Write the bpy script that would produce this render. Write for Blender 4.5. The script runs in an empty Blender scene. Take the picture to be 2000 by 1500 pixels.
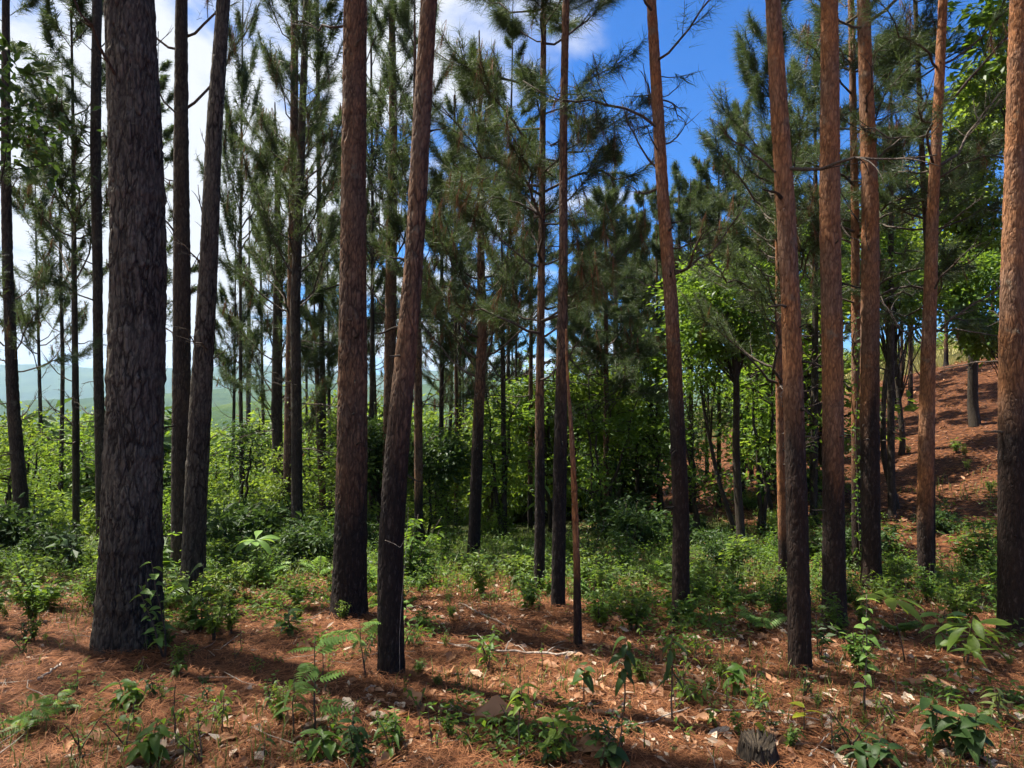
import bpy, math, random
import numpy as np
from mathutils import Matrix, Vector

random.seed(11)
rng = np.random.default_rng(11)
R = math.radians
S = bpy.context.scene
COL = S.collection

# ------------------------------------------------------------------ camera, sky, sun, exposure
F = 1303.0            # focal length in photo pixels (photo is 2000 x 1500)
HOR = 750.0           # horizon row
CAMZ = 1.6
cam_d = bpy.data.cameras.new('camera')
cam_d.sensor_width = 36.0
cam_d.lens = 36.0 * F / 2000.0
cam_d.clip_start = 0.05
cam_d.clip_end = 20000
cam = bpy.data.objects.new('camera', cam_d)
COL.objects.link(cam)
cam.location = (0, 0, CAMZ)
cam.rotation_euler = (R(90), 0, 0)
S.camera = cam

SUN_AZ = R(-62)        # measured from +Y (view direction) towards +X
SUN_EL = R(64)
EXPOSURE = 1.6
SKY_STRENGTH = 0.055
SUN_STRENGTH = 5.0

world = bpy.data.worlds.new('World')
S.world = world
world.use_nodes = True
wn, wl = world.node_tree.nodes, world.node_tree.links
wn.clear()
def wnode(t, **k):
    n = wn.new(t)
    for a, b in k.items():
        setattr(n, a, b)
    return n
w_out = wnode('ShaderNodeOutputWorld')
w_bg = wnode('ShaderNodeBackground')
sky = wnode('ShaderNodeTexSky', sky_type='NISHITA', sun_disc=False)
sky.sun_elevation = SUN_EL
sky.sun_rotation = SUN_AZ
sky.altitude = 500
sky.air_density = 1.0
sky.dust_density = 0.4
sky.ozone_density = 3.0
w_bg.inputs['Strength'].default_value = SKY_STRENGTH
w_tc = wnode('ShaderNodeTexCoord')
w_sep = wnode('ShaderNodeSeparateXYZ')
wl.new(w_tc.outputs['Generated'], w_sep.inputs[0])
def wmath(op, a, b=None, c=None, clamp=False):
    n = wnode('ShaderNodeMath', operation=op, use_clamp=clamp)
    for i, v in enumerate((a, b, c)):
        if v is None:
            continue
        if isinstance(v, (int, float)):
            n.inputs[i].default_value = v
        else:
            wl.new(v, n.inputs[i])
    return n.outputs[0]
zz = wmath('ADD', wmath('MAXIMUM', w_sep.outputs[2], 0.0), 0.16)
w_cmb = wnode('ShaderNodeCombineXYZ')
wl.new(wmath('DIVIDE', w_sep.outputs[0], zz), w_cmb.inputs[0])
wl.new(wmath('DIVIDE', w_sep.outputs[1], zz), w_cmb.inputs[1])
w_noise = wnode('ShaderNodeTexNoise')
w_noise.inputs['Scale'].default_value = 1.25
w_noise.inputs['Detail'].default_value = 8
w_noise.inputs['Roughness'].default_value = 0.55
w_noise.inputs['Distortion'].default_value = 0.3
wl.new(w_cmb.outputs[0], w_noise.inputs['Vector'])
# the cloud bank lies to the left of the view (around the sun), the right is clear
bank = wmath('ADD', wmath('MULTIPLY_ADD', w_sep.outputs[0], -0.58, 0.075), wmath('MULTIPLY', w_sep.outputs[2], 0.22))
low = wmath('MULTIPLY', wmath('SUBTRACT', 0.16, w_sep.outputs[2], clamp=True), 1.0)
cov = wmath('ADD', wmath('ADD', wmath('MULTIPLY_ADD', w_noise.outputs[0], 1.9, -0.45), bank), low)
w_mr = wnode('ShaderNodeMapRange', interpolation_type='SMOOTHSTEP')
w_mr.inputs['From Min'].default_value = 0.60
w_mr.inputs['From Max'].default_value = 0.84
wl.new(cov, w_mr.inputs['Value'])
w_mix = wnode('ShaderNodeMix', data_type='RGBA')
w_tint = wnode('ShaderNodeMix', data_type='RGBA', blend_type='MULTIPLY')
w_tint.inputs[0].default_value = 1.0
wl.new(sky.outputs[0], w_tint.inputs[6])
w_tint.inputs[7].default_value = (0.17, 0.60, 1.12, 1)
wl.new(w_mr.outputs[0], w_mix.inputs[0])
wl.new(w_tint.outputs[2], w_mix.inputs[6])
w_mix.inputs[7].default_value = (5.6, 5.8, 6.2, 1)
wl.new(w_mix.outputs[2], w_bg.inputs['Color'])
wl.new(w_bg.outputs[0], w_out.inputs[0])

sun_d = bpy.data.lights.new('sun', 'SUN')
sun_d.energy = SUN_STRENGTH
sun_d.angle = R(0.53)
sun_d.color = (1.0, 0.94, 0.84)
sun = bpy.data.objects.new('sun', sun_d)
COL.objects.link(sun)
sun_dir = Vector((math.sin(SUN_AZ) * math.cos(SUN_EL), math.cos(SUN_AZ) * math.cos(SUN_EL), math.sin(SUN_EL)))
sun.rotation_euler = sun_dir.to_track_quat('Z', 'Y').to_euler()
sun.location = sun_dir * 60

S.view_settings.view_transform = 'Standard'
S.view_settings.look = 'None'
S.view_settings.gamma = 1
S.view_settings.exposure = EXPOSURE
S.render.engine = 'CYCLES'
S.cycles.use_denoising = True
S.cycles.use_adaptive_sampling = True
S.cycles.adaptive_threshold = 0.04
S.cycles.max_bounces = 5
S.cycles.diffuse_bounces = 3
S.cycles.glossy_bounces = 2
S.cycles.transmission_bounces = 4
S.cycles.transparent_max_bounces = 8
S.cycles.volume_bounces = 0
S.cycles.caustics_reflective = False
S.cycles.caustics_refractive = False
S.cycles.sample_clamp_indirect = 8

# ------------------------------------------------------------------ numpy noise
_perm = rng.random((64, 64, 64))
def vnoise(p):
    p = np.asarray(p, float)
    i = np.floor(p).astype(int)
    f = p - i
    f = f * f * (3 - 2 * f)
    i0 = i & 63
    i1 = (i + 1) & 63
    g = lambda a, b, c: _perm[a, b, c]
    x0, y0, z0 = i0[:, 0], i0[:, 1], i0[:, 2]
    x1, y1, z1 = i1[:, 0], i1[:, 1], i1[:, 2]
    fx, fy, fz = f[:, 0], f[:, 1], f[:, 2]
    a = g(x0, y0, z0) * (1 - fx) + g(x1, y0, z0) * fx
    b = g(x0, y1, z0) * (1 - fx) + g(x1, y1, z0) * fx
    c = g(x0, y0, z1) * (1 - fx) + g(x1, y0, z1) * fx
    d = g(x0, y1, z1) * (1 - fx) + g(x1, y1, z1) * fx
    return (a * (1 - fy) + b * fy) * (1 - fz) + (c * (1 - fy) + d * fy) * fz
def fbm(p, o=4):
    p = np.asarray(p, float)
    s = np.zeros(len(p)); a = 0.5
    for k in range(o):
        s += a * vnoise(p * 2 ** k + 17.3 * k)
        a *= 0.5
    return s
def cells(p):
    """F2-F1 of a cell noise: 0 on the cracks between cells."""
    p = np.asarray(p, float)
    i = np.floor(p).astype(int)
    f1 = np.full(len(p), 9.0); f2 = np.full(len(p), 9.0); idv = np.zeros(len(p))
    for dx in (-1, 0, 1):
        for dy in (-1, 0, 1):
            for dz in (-1, 0, 1):
                c = i + np.array((dx, dy, dz))
                a, b, d = c[:, 0] & 63, c[:, 1] & 63, c[:, 2] & 63
                h = np.stack((_perm[a, b, d], _perm[b, d, (a + 7) & 63], _perm[d, (a + 3) & 63, b]), 1)
                dd = np.linalg.norm(c + h - p, axis=1)
                near = dd < f1
                f2 = np.where(near, f1, np.minimum(f2, dd))
                idv = np.where(near, h[:, 0], idv)
                f1 = np.where(near, dd, f1)
    return f2 - f1, idv
def sstep(a, b, x):
    t = np.clip((x - a) / (b - a), 0, 1)
    return t * t * (3 - 2 * t)

# ------------------------------------------------------------------ terrain height
def _ctrl():
    P_ = []
    for Y in (-12, -5, 0, 3, 6, 9):
        for u in (-1.2, -.6, 0, .6, 1.2):
            P_.append((u * max(Y, 4), Y, -.12 * Y))
    rows = {
        13: ((-1, -1.7), (-.75, -1.65), (-.4, -1.75), (-.08, -1.65), (.2, -1.7), (.4, -1.65), (.6, -1.35), (.75, -1.0), (1.2, -.2)),
        20: ((-1, -2.9), (-.5, -3.0), (-.08, -2.7), (.2, -2.4), (.4, -1.4), (.55, -.7), (.7, .1), (1, 1.2)),
        28: ((-1, -4.8), (-.5, -4.8), (-.08, -4.0), (.2, -2.9), (.4, -.6), (.55, .9), (.7, 2.4), (1, 3.6)),
        40: ((-1, -8), (-.5, -8), (-.08, -5.5), (.2, -3), (.4, .4), (.55, 1.7), (.7, 2.9), (1, 4)),
        60: ((-1, -14), (-.5, -14), (-.08, -9), (.2, -3), (.4, 2), (.55, 4.3), (.7, 5.5), (1, 6.5)),
        90: ((-1, -24), (-.5, -24), (-.1, -16), (.2, -6), (.4, 3), (.7, 8), (1, 9)),
    }
    for Y, r in rows.items():
        for u, z in r:
            P_.append((u * Y, Y, z))
    return np.array(P_)
_cp = _ctrl()
def _ker(d):
    return np.where(d > 1e-9, d * d * np.log(np.maximum(d, 1e-9)), 0)
_n = len(_cp)
_K = np.zeros((_n + 3, _n + 3))
_xy = _cp[:, :2] / 10
_K[:_n, :_n] = _ker(np.linalg.norm(_xy[:, None] - _xy[None], axis=2)) + np.eye(_n) * 0.02
_K[:_n, _n] = 1; _K[:_n, _n + 1:] = _xy
_K[_n, :_n] = 1; _K[_n + 1:, :_n] = _xy.T
_w = np.linalg.solve(_K, np.concatenate((_cp[:, 2], (0, 0, 0))))
def ground(x, y):
    x = np.atleast_1d(np.asarray(x, float)); y = np.atleast_1d(np.asarray(y, float))
    xc = np.clip(x, -100, 100); yc = np.clip(y, -14, 95)
    q = np.stack((xc, yc), 1) / 10
    z = np.empty(len(q))
    for s in range(0, len(q), 8000):
        d = _ker(np.linalg.norm(q[s:s + 8000, None] - _xy[None], axis=2))
        z[s:s + 8000] = d @ _w[:_n] + _w[_n] + q[s:s + 8000] @ _w[_n + 1:]
    dist = np.hypot(x, y)
    u = x / np.maximum(np.abs(y), 25)
    far = -72 + 66 * sstep(.15, .9, u) * (1 - sstep(150, 900, dist)) + 60 * (1 - sstep(-200, 60, y)) * 1.1
    t = sstep(70, 330, dist)
    z = z * (1 - t) + far * t
    z = z + .05 * (fbm(np.stack((x * .9, y * .9, x * 0), 1), 3) - .45) * (dist < 90) + .012 * (vnoise(np.stack((x * 6, y * 6, x * 0 + 3), 1)) - .5) * (dist < 30)
    return z
def gz(x, y):
    return float(ground(x, y)[0])
def pix(px, py, Y):
    return Vector(((px - 1000) / F * Y, Y, CAMZ - (py - HOR) / F * Y))
def hit(px, py):
    Y = np.arange(1.5, 90, 0.05)
    X = (px - 1000) / F * Y
    z = CAMZ - (py - HOR) / F * Y
    b = np.nonzero(z <= ground(X, Y))[0]
    k = b[0] if len(b) else len(Y) - 1
    return Vector((X[k], Y[k], gz(X[k], Y[k])))

# ------------------------------------------------------------------ materials
MATS = {}
def nodes_of(name):
    m = bpy.data.materials.new(name)
    m.use_nodes = True
    nt = m.node_tree
    nt.nodes.clear()
    MATS[name] = m
    return m, nt.nodes, nt.links
def ramp(N, stops):
    r = N.new('ShaderNodeValToRGB')
    while len(r.color_ramp.elements) < len(stops):
        r.color_ramp.elements.new(.5)
    for e, (p, c) in zip(r.color_ramp.elements, stops):
        e.position = p
        e.color = (*c, 1)
    return r
def noise(N, L, scale, detail=4, vec=None, rough=.55):
    n = N.new('ShaderNodeTexNoise')
    n.inputs['Scale'].default_value = scale
    n.inputs['Detail'].default_value = detail
    n.inputs['Roughness'].default_value = rough
    if vec is not None:
        L.new(vec, n.inputs['Vector'])
    return n
def mixc(N, L, fac, a, b, mode='MIX'):
    n = N.new('ShaderNodeMix')
    n.data_type = 'RGBA'; n.blend_type = mode
    for i, v in ((0, fac), (6, a), (7, b)):
        if isinstance(v, (int, float)):
            n.inputs[i].default_value = v
        elif isinstance(v, tuple):
            n.inputs[i].default_value = (*v, 1)
        else:
            L.new(v, n.inputs[i])
    return n.outputs[2]
def mth(N, L, op, a, b=None, clamp=False):
    n = N.new('ShaderNodeMath'); n.operation = op; n.use_clamp = clamp
    for i, v in enumerate((a, b)):
        if v is None: continue
        if isinstance(v, (int, float)): n.inputs[i].default_value = v
        else: L.new(v, n.inputs[i])
    return n.outputs[0]

def bark_material(name, plate, plate2, crack, char=1.0, rough=.9, fis=.8, fsc=24):
    m, N, L = nodes_of(name)
    out = N.new('ShaderNodeOutputMaterial')
    b = N.new('ShaderNodeBsdfPrincipled')
    tc = N.new('ShaderNodeTexCoord')
    mp = N.new('ShaderNodeMapping')
    mp.inputs['Scale'].default_value = (1, 1, .3)
    L.new(tc.outputs['Object'], mp.inputs[0])
    n1 = noise(N, L, 3.0, 3, mp.outputs[0])
    n2 = noise(N, L, 38, 5, mp.outputs[0], .65)
    at = N.new('ShaderNodeAttribute'); at.attribute_name = 'plate'
    ht = N.new('ShaderNodeAttribute'); ht.attribute_name = 'char'
    c = mixc(N, L, ramp_fac(N, L, n1.outputs[0], .35, .65), plate, plate2)
    c = mixc(N, L, mth(N, L, 'MULTIPLY', ramp_fac(N, L, n2.outputs[0], .38, .66), .55), c, tuple(v * 1.6 for v in plate2))
    n4 = noise(N, L, 1.1, 4, tc.outputs['Object'])
    grey = sum(plate) / 3
    c = mixc(N, L, mth(N, L, 'MULTIPLY', ramp_fac(N, L, n4.outputs[0], .42, .62), .6), c, (grey * 1.16, grey * .92, grey * .74))
    wv = N.new('ShaderNodeVectorMath'); wv.operation = 'MULTIPLY_ADD'
    nw = noise(N, L, 9, 3, mp.outputs[0])
    L.new(nw.outputs['Color'], wv.inputs[0]); wv.inputs[1].default_value = (.07, .07, .07); L.new(mp.outputs[0], wv.inputs[2])
    vo = N.new('ShaderNodeTexVoronoi'); vo.feature = 'DISTANCE_TO_EDGE'; vo.inputs['Scale'].default_value = 30
    L.new(wv.outputs[0], vo.inputs['Vector'])
    ve = ramp_fac(N, L, vo.outputs['Distance'], .0, .16)
    c = mixc(N, L, mth(N, L, 'ADD', mth(N, L, 'MULTIPLY', ve, .45), .55), crack, c)
    wv2 = N.new('ShaderNodeVectorMath'); wv2.operation = 'MULTIPLY_ADD'
    nw2 = noise(N, L, 5, 4, mp.outputs[0])
    L.new(nw2.outputs['Color'], wv2.inputs[0]); wv2.inputs[1].default_value = (.16, .16, .16); L.new(mp.outputs[0], wv2.inputs[2])
    vo2 = N.new('ShaderNodeTexVoronoi'); vo2.feature = 'DISTANCE_TO_EDGE'; vo2.inputs['Scale'].default_value = fsc
    ms = N.new('ShaderNodeVectorMath'); ms.operation = 'MULTIPLY'; ms.inputs[1].default_value = (1, 1, .62)
    L.new(wv2.outputs[0], ms.inputs[0]); L.new(ms.outputs[0], vo2.inputs['Vector'])
    ve2 = ramp_fac(N, L, vo2.outputs['Distance'], .0, .17)
    n5 = noise(N, L, 6, 3, mp.outputs[0])
    fz = mth(N, L, 'MULTIPLY', mth(N, L, 'SUBTRACT', 1.0, ve2), mth(N, L, 'MULTIPLY', ramp_fac(N, L, n5.outputs[0], .28, .58), fis))
    c = mixc(N, L, fz, c, crack)
    lich = noise(N, L, 5.5, 5, tc.outputs['Object'], .65)
    c = mixc(N, L, mth(N, L, 'MULTIPLY', ramp_fac(N, L, lich.outputs[0], .60, .70), .45), c, (.17, .165, .12))
    c = mixc(N, L, at.outputs['Fac'], crack, c)
    # charred, blackened bark at the foot: an uneven old burn
    cf = mth(N, L, 'MULTIPLY', ht.outputs['Fac'], char)
    cr = mixc(N, L, mth(N, L, 'MULTIPLY', ramp_fac(N, L, n2.outputs[0], .5, .72), ve), (.008, .0065, .006), (.060, .050, .044))
    c = mixc(N, L, mth(N, L, 'MULTIPLY', cf, .93), c, cr)
    L.new(c, b.inputs['Base Color'])
    b.inputs['Roughness'].default_value = rough
    b.inputs['Specular IOR Level'].default_value = .25
    bp = N.new('ShaderNodeBump')
    bp.inputs['Strength'].default_value = .6
    bp.inputs['Distance'].default_value = .010
    L.new(mth(N, L, 'ADD', mth(N, L, 'ADD', mth(N, L, 'MULTIPLY', n2.outputs[0], .5), mth(N, L, 'MULTIPLY', ve, .4)), mth(N, L, 'MULTIPLY', fz, -1.6)), bp.inputs['Height'])
    L.new(bp.outputs[0], b.inputs['Normal'])
    L.new(b.outputs[0], out.inputs[0])
    return m
def ramp_fac(N, L, v, a, b):
    n = N.new('ShaderNodeMapRange'); n.interpolation_type = 'SMOOTHSTEP'
    n.inputs['From Min'].default_value = a; n.inputs['From Max'].default_value = b
    L.new(v, n.inputs['Value'])
    return n.outputs[0]

bark_material('bark_grey', (.092, .082, .060), (.128, .108, .078), (.016, .012, .009), .55, fis=.95, fsc=20)
bark_material('bark_brown', (.150, .078, .040), (.205, .108, .054), (.026, .014, .009))
bark_material('bark_red', (.265, .104, .038), (.33, .145, .056), (.060, .024, .011), fis=.55, fsc=30)
bark_material('bark_dark', (.060, .045, .030), (.088, .064, .040), (.017, .013, .010), .3)
bark_material('bark_pale', (.30, .25, .20), (.24, .19, .15), (.10, .08, .06), .2)
bark_material('twig', (.10, .075, .058), (.15, .11, .085), (.05, .04, .03), 0)
bark_material('dead_twig', (.34, .29, .24), (.42, .36, .30), (.18, .15, .12), 0)

def leaf_material(name, dark, light, trans, tw=.35, rough=.48, spec=.28):
    m, N, L = nodes_of(name)
    out = N.new('ShaderNodeOutputMaterial')
    b = N.new('ShaderNodeBsdfPrincipled')
    at = N.new('ShaderNodeAttribute'); at.attribute_name = 'tint'
    oi = N.new('ShaderNodeObjectInfo')
    f = mth(N, L, 'ADD', mth(N, L, 'MULTIPLY', at.outputs['Fac'], .8), mth(N, L, 'MULTIPLY', oi.outputs['Random'], .2))
    c = mixc(N, L, f, dark, light)
    L.new(c, b.inputs['Base Color'])
    b.inputs['Roughness'].default_value = rough
    b.inputs['Specular IOR Level'].default_value = spec
    t = N.new('ShaderNodeBsdfTranslucent')
    ct = mixc(N, L, f, tuple(v * .55 for v in trans), trans)
    L.new(ct, t.inputs['Color'])
    mx = N.new('ShaderNodeMixShader')
    mx.inputs[0].default_value = tw
    L.new(b.outputs[0], mx.inputs[1]); L.new(t.outputs[0], mx.inputs[2])
    L.new(mx.outputs[0], out.inputs[0])
    return m
leaf_material('needles', (.020, .040, .016), (.082, .112, .046), (.125, .18, .042), .30, .5, .22)
leaf_material('needles_brown', (.12, .05, .022), (.22, .10, .045), (.2, .09, .03), .2, .6, .2)
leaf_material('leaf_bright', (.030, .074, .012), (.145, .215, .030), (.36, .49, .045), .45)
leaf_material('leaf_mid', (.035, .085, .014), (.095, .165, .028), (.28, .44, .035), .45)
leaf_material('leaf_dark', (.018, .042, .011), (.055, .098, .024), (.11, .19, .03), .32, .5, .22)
leaf_material('leaf_fresh', (.10, .20, .040), (.20, .32, .075), (.32, .48, .07), .42)
leaf_material('leaf_yellow', (.22, .26, .020), (.36, .36, .030), (.5, .5, .03), .45)
leaf_material('grass', (.055, .085, .018), (.14, .17, .040), (.18, .24, .04), .35, .5, .3)
leaf_material('dry_grass', (.20, .19, .07), (.36, .31, .13), (.35, .32, .10), .35, .6, .2)
leaf_material('dry_leaf', (.15, .060, .032), (.46, .25, .13), (.40, .19, .07), .28, .6, .25)
leaf_material('dry_leaf_pale', (.26, .18, .12), (.50, .40, .30), (.3, .22, .12), .15, .6, .25)
leaf_material('litter', (.075, .024, .009), (.37, .16, .068), (.2, .08, .03), .1, .7, .2)
leaf_material('moss_vine', (.12, .18, .02), (.24, .28, .03), (.3, .38, .03), .4)
leaf_material('far_leaf', (.045, .085, .016), (.15, .20, .04), (.2, .28, .03), .3)

def ground_material():
    m, N, L = nodes_of('forest_floor')
    out = N.new('ShaderNodeOutputMaterial')
    b = N.new('ShaderNodeBsdfPrincipled')
    tc = N.new('ShaderNodeTexCoord')
    v = tc.outputs['Object']
    n1 = noise(N, L, .55, 5, v)
    n2 = noise(N, L, 9, 6, v, .7)
    n3 = noise(N, L, 60, 4, v, .7)
    litter = ramp(N, ((.32, (.008, .004, .003)), (.46, (.052, .019, .007)), (.60, (.135, .052, .020)), (.78, (.28, .135, .062))))
    L.new(n2.outputs[0], litter.inputs[0])
    fine = ramp(N, ((.3, (.45, .45, .45)), (.7, (1.35, 1.3, 1.25))))
    L.new(n3.outputs[0], fine.inputs[0])
    c = mixc(N, L, 1.0, litter.outputs[0], fine.outputs[0], 'MULTIPLY')
    gr = ramp(N, ((.3, (.026, .036, .010)), (.7, (.075, .085, .024))))
    L.new(n2.outputs[0], gr.inputs[0])
    dry = ramp(N, ((.3, (.17, .17, .06)), (.7, (.30, .26, .10))))
    L.new(n2.outputs[0], dry.inputs[0])
    at = N.new('ShaderNodeAttribute'); at.attribute_name = 'green'
    ad = N.new('ShaderNodeAttribute'); ad.attribute_name = 'dry'
    gf = ramp_fac(N, L, mth(N, L, 'ADD', at.outputs['Fac'], mth(N, L, 'MULTIPLY', mth(N, L, 'SUBTRACT', n1.outputs[0], .5), .9)), .38, .66)
    c = mixc(N, L, gf, c, gr.outputs[0])
    c = mixc(N, L, ad.outputs['Fac'], c, dry.outputs[0])
    L.new(c, b.inputs['Base Color'])
    b.inputs['Roughness'].default_value = .95
    b.inputs['Specular IOR Level'].default_value = .15
    bp = N.new('ShaderNodeBump'); bp.inputs['Strength'].default_value = .8; bp.inputs['Distance'].default_value = .03
    L.new(n2.outputs[0], bp.inputs['Height'])
    bp2 = N.new('ShaderNodeBump'); bp2.inputs['Strength'].default_value = .6; bp2.inputs['Distance'].default_value = .008
    L.new(n3.outputs[0], bp2.inputs['Height']); L.new(bp.outputs[0], bp2.inputs['Normal'])
    L.new(bp2.outputs[0], b.inputs['Normal'])
    L.new(b.outputs[0], out.inputs[0])
ground_material()
def hill_material():
    m, N, L = nodes_of('hill_forest')
    out = N.new('ShaderNodeOutputMaterial')
    b = N.new('ShaderNodeBsdfPrincipled')
    tc = N.new('ShaderNodeTexCoord')
    n1 = noise(N, L, .006, 6, tc.outputs['Object'], .6)
    n2 = noise(N, L, .06, 5, tc.outputs['Object'], .7)
    r1 = ramp(N, ((.35, (.022, .042, .014)), (.55, (.05, .08, .022)), (.72, (.10, .12, .04))))
    L.new(mth(N, L, 'ADD', mth(N, L, 'MULTIPLY', n1.outputs[0], .6), mth(N, L, 'MULTIPLY', n2.outputs[0], .4)), r1.inputs[0])
    L.new(r1.outputs[0], b.inputs['Base Color'])
    b.inputs['Roughness'].default_value = 1
    b.inputs['Specular IOR Level'].default_value = 0
    bp = N.new('ShaderNodeBump'); bp.inputs['Strength'].default_value = 1; bp.inputs['Distance'].default_value = 8
    L.new(n2.outputs[0], bp.inputs['Height']); L.new(bp.outputs[0], b.inputs['Normal'])
    L.new(b.outputs[0], out.inputs[0])
hill_material()

# ------------------------------------------------------------------ mesh helpers
def make_mesh(name, v, t, mat, attrs=None, smooth=True):
    v = np.ascontiguousarray(v, np.float32); t = np.ascontiguousarray(t, np.int32)
    me = bpy.data.meshes.new(name)
    me.vertices.add(len(v)); me.vertices.foreach_set('co', v.ravel())
    me.loops.add(t.size); me.loops.foreach_set('vertex_index', t.ravel())
    me.polygons.add(len(t)); me.polygons.foreach_set('loop_start', np.arange(0, t.size, 3, dtype=np.int32))
    me.polygons.foreach_set('use_smooth', np.full(len(t), smooth))
    me.materials.append(MATS[mat])
    for k, a in (attrs or {}).items():
        at = me.attributes.new(k, 'FLOAT', 'POINT')
        at.data.foreach_set('value', np.ascontiguousarray(a, np.float32))
    me.update(calc_edges=True)
    return me
def link(name, data, parent=None, loc=None, mat=None):
    o = bpy.data.objects.new(name, data)
    COL.objects.link(o)
    if parent is not None:
        o.parent = parent
    if mat is not None:
        o.matrix_local = mat
    elif loc is not None:
        o.location = loc
    return o
def tag(o, label, cat, group=None):
    o['label'] = label; o['category'] = cat
    if group: o['group'] = group
    return o
def thing(name, loc, label, cat, group=None):
    return tag(link(name, None, loc=loc), label, cat, group)

class Acc:
    """collects triangles (with one float per vertex) for one mesh"""
    def __init__(s): s.v = []; s.t = []; s.a = []; s.n = 0
    def add(s, v, t, a=None):
        s.v.append(np.asarray(v, float)); s.t.append(np.asarray(t, int) + s.n)
        s.a.append(np.full(len(v), .5) if a is None else np.asarray(a, float)); s.n += len(v)
    def arrays(s): return np.concatenate(s.v), np.concatenate(s.t), np.concatenate(s.a)
    def mesh(s, name, mat, key='tint', smooth=True):
        v, t, a = s.arrays()
        return make_mesh(name, v, t, mat, {key: a}, smooth)

def tube(P_, rad, n=6):
    P_ = np.asarray(P_, float); rad = np.broadcast_to(np.asarray(rad, float), (len(P_),))
    T = np.gradient(P_, axis=0); T /= np.linalg.norm(T, axis=1)[:, None] + 1e-9
    ref = np.array((.31, .95, .05)) if abs(T[len(T) // 2, 1]) < .8 else np.array((1., .1, 0))
    U = np.cross(T, ref); U /= np.linalg.norm(U, axis=1)[:, None] + 1e-9
    W = np.cross(T, U)
    a = np.arange(n) / n * 2 * np.pi
    v = P_[:, None] + rad[:, None, None] * (np.cos(a)[None, :, None] * U[:, None] + np.sin(a)[None, :, None] * W[:, None])
    v = v.reshape(-1, 3)
    m = len(P_)
    i = np.arange(m - 1)[:, None] * n; j = np.arange(n)[None]; k = (j + 1) % n
    A, B, C_, D = i + j, i + k, i + n + k, i + n + j
    t = np.concatenate((np.stack((A, B, C_), -1).reshape(-1, 3), np.stack((A, C_, D), -1).reshape(-1, 3)))
    c0 = len(v)
    v = np.concatenate((v, P_[:1], P_[-1:]))
    j1 = np.arange(n); k1 = (j1 + 1) % n
    cap = np.concatenate((np.stack((np.full(n, c0), k1, j1), 1), np.stack((np.full(n, c0 + 1), (m - 1) * n + j1, (m - 1) * n + k1), 1)))
    return v, np.concatenate((t, cap))

def unit(v):
    return v / (np.linalg.norm(v, axis=-1, keepdims=True) + 1e-9)
def leaf_cloud(C, D, Nn, L_, W_):
    """rhombic folded leaves: base C, direction D, normal Nn"""
    D = unit(D); B = unit(np.cross(Nn, D)); Nn = np.cross(D, B)
    L_ = np.broadcast_to(L_, (len(C),))[:, None]; W_ = np.broadcast_to(W_, (len(C),))[:, None]
    v = np.stack((C, C + D * L_ * .45 + B * W_ * .5 + Nn * W_ * .12, C + D * L_ - Nn * L_ * .12, C + D * L_ * .45 - B * W_ * .5 + Nn * W_ * .12), 1).reshape(-1, 3)
    i = np.arange(len(C))[:, None] * 4
    return v, np.concatenate((i + np.array((0, 1, 2)), i + np.array((0, 2, 3))))
def needle_cloud(C, D, n, ln, wd, spread=(.2, 1.1), sag=.55):
    """bundles of long needles at tufts C pointing along D"""
    C = np.repeat(C, n, 0); D = unit(np.repeat(D, n, 0)); m = len(C)
    q = unit(rng.normal(size=(m, 3))); q = unit(q - (q * D).sum(1)[:, None] * D)
    th = rng.uniform(*spread, m)[:, None]
    d = D * np.cos(th) + q * np.sin(th); d[:, 2] -= sag * rng.random(m); d = unit(d)
    base = C - D * rng.uniform(-.02, .30, m)[:, None]
    l = (ln * rng.uniform(.75, 1.15, m))[:, None]
    s = unit(np.cross(d, rng.normal(size=(m, 3)))) * wd * .5
    tip = base + d * l; tip[:, 2] -= (.18 * l[:, 0])
    v = np.stack((base - s, base + s, tip), 1).reshape(-1, 3)
    return v, np.arange(m * 3).reshape(-1, 3)

# ------------------------------------------------------------------ the ground and the far hills
def struct(o):
    o['kind'] = 'structure'
    return o
def axis(a, b, near, n):
    t = np.linspace(np.arcsinh(a / near), np.arcsinh(b / near), n)
    return np.sinh(t) * near
gx = axis(-5400, 5400, 3.5, 250)
gy = np.concatenate((np.linspace(-400, -16, 8), np.linspace(-13, 2, 10), axis(2.1, 5400, 3.0, 240)))
GX, GY = np.meshgrid(gx, gy)
gxf, gyf = GX.ravel(), GY.ravel()
gzv = ground(gxf, gyf)
nx, ny = len(gx), len(gy)
gi = (np.arange(ny - 1)[:, None] * nx + np.arange(nx - 1)[None]).ravel()
gt = np.concatenate((np.stack((gi, gi + 1, gi + nx + 1), 1), np.stack((gi, gi + nx + 1, gi + nx), 1)))
uu = gxf / np.maximum(gyf, 1)
green = .15 + .6 * sstep(8.0, 11.5, gyf + 1.2 * np.sin(gxf * .9)) * (1 - .75 * sstep(.30, .5, uu) * sstep(14, 20, gyf))
green = green * (1 - .8 * sstep(.12, .18, uu) * (1 - sstep(.5, .6, uu)) * sstep(16, 18.5, gyf) * (1 - sstep(34, 40, gyf)))
green = green * (1 - .75 * sstep(.30, .42, uu) * sstep(9.5, 12, gyf) * (1 - sstep(34, 40, gyf)))
green = np.where(gyf > 60, 1.0, green)
slopegreen = sstep(.42, .6, uu) * sstep(9, 12, gyf) * (1 - sstep(19, 22, gyf))  # band low on the slope that gets more of the green ground colour
green = np.clip(green + .12 * slopegreen, 0, 1)
dry = sstep(.3, .45, uu) * sstep(33, 40, gyf)
struct(link('ground', make_mesh('ground', np.stack((gxf, gyf, gzv), 1), gt, 'forest_floor', {'green': green, 'dry': dry})))

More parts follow.
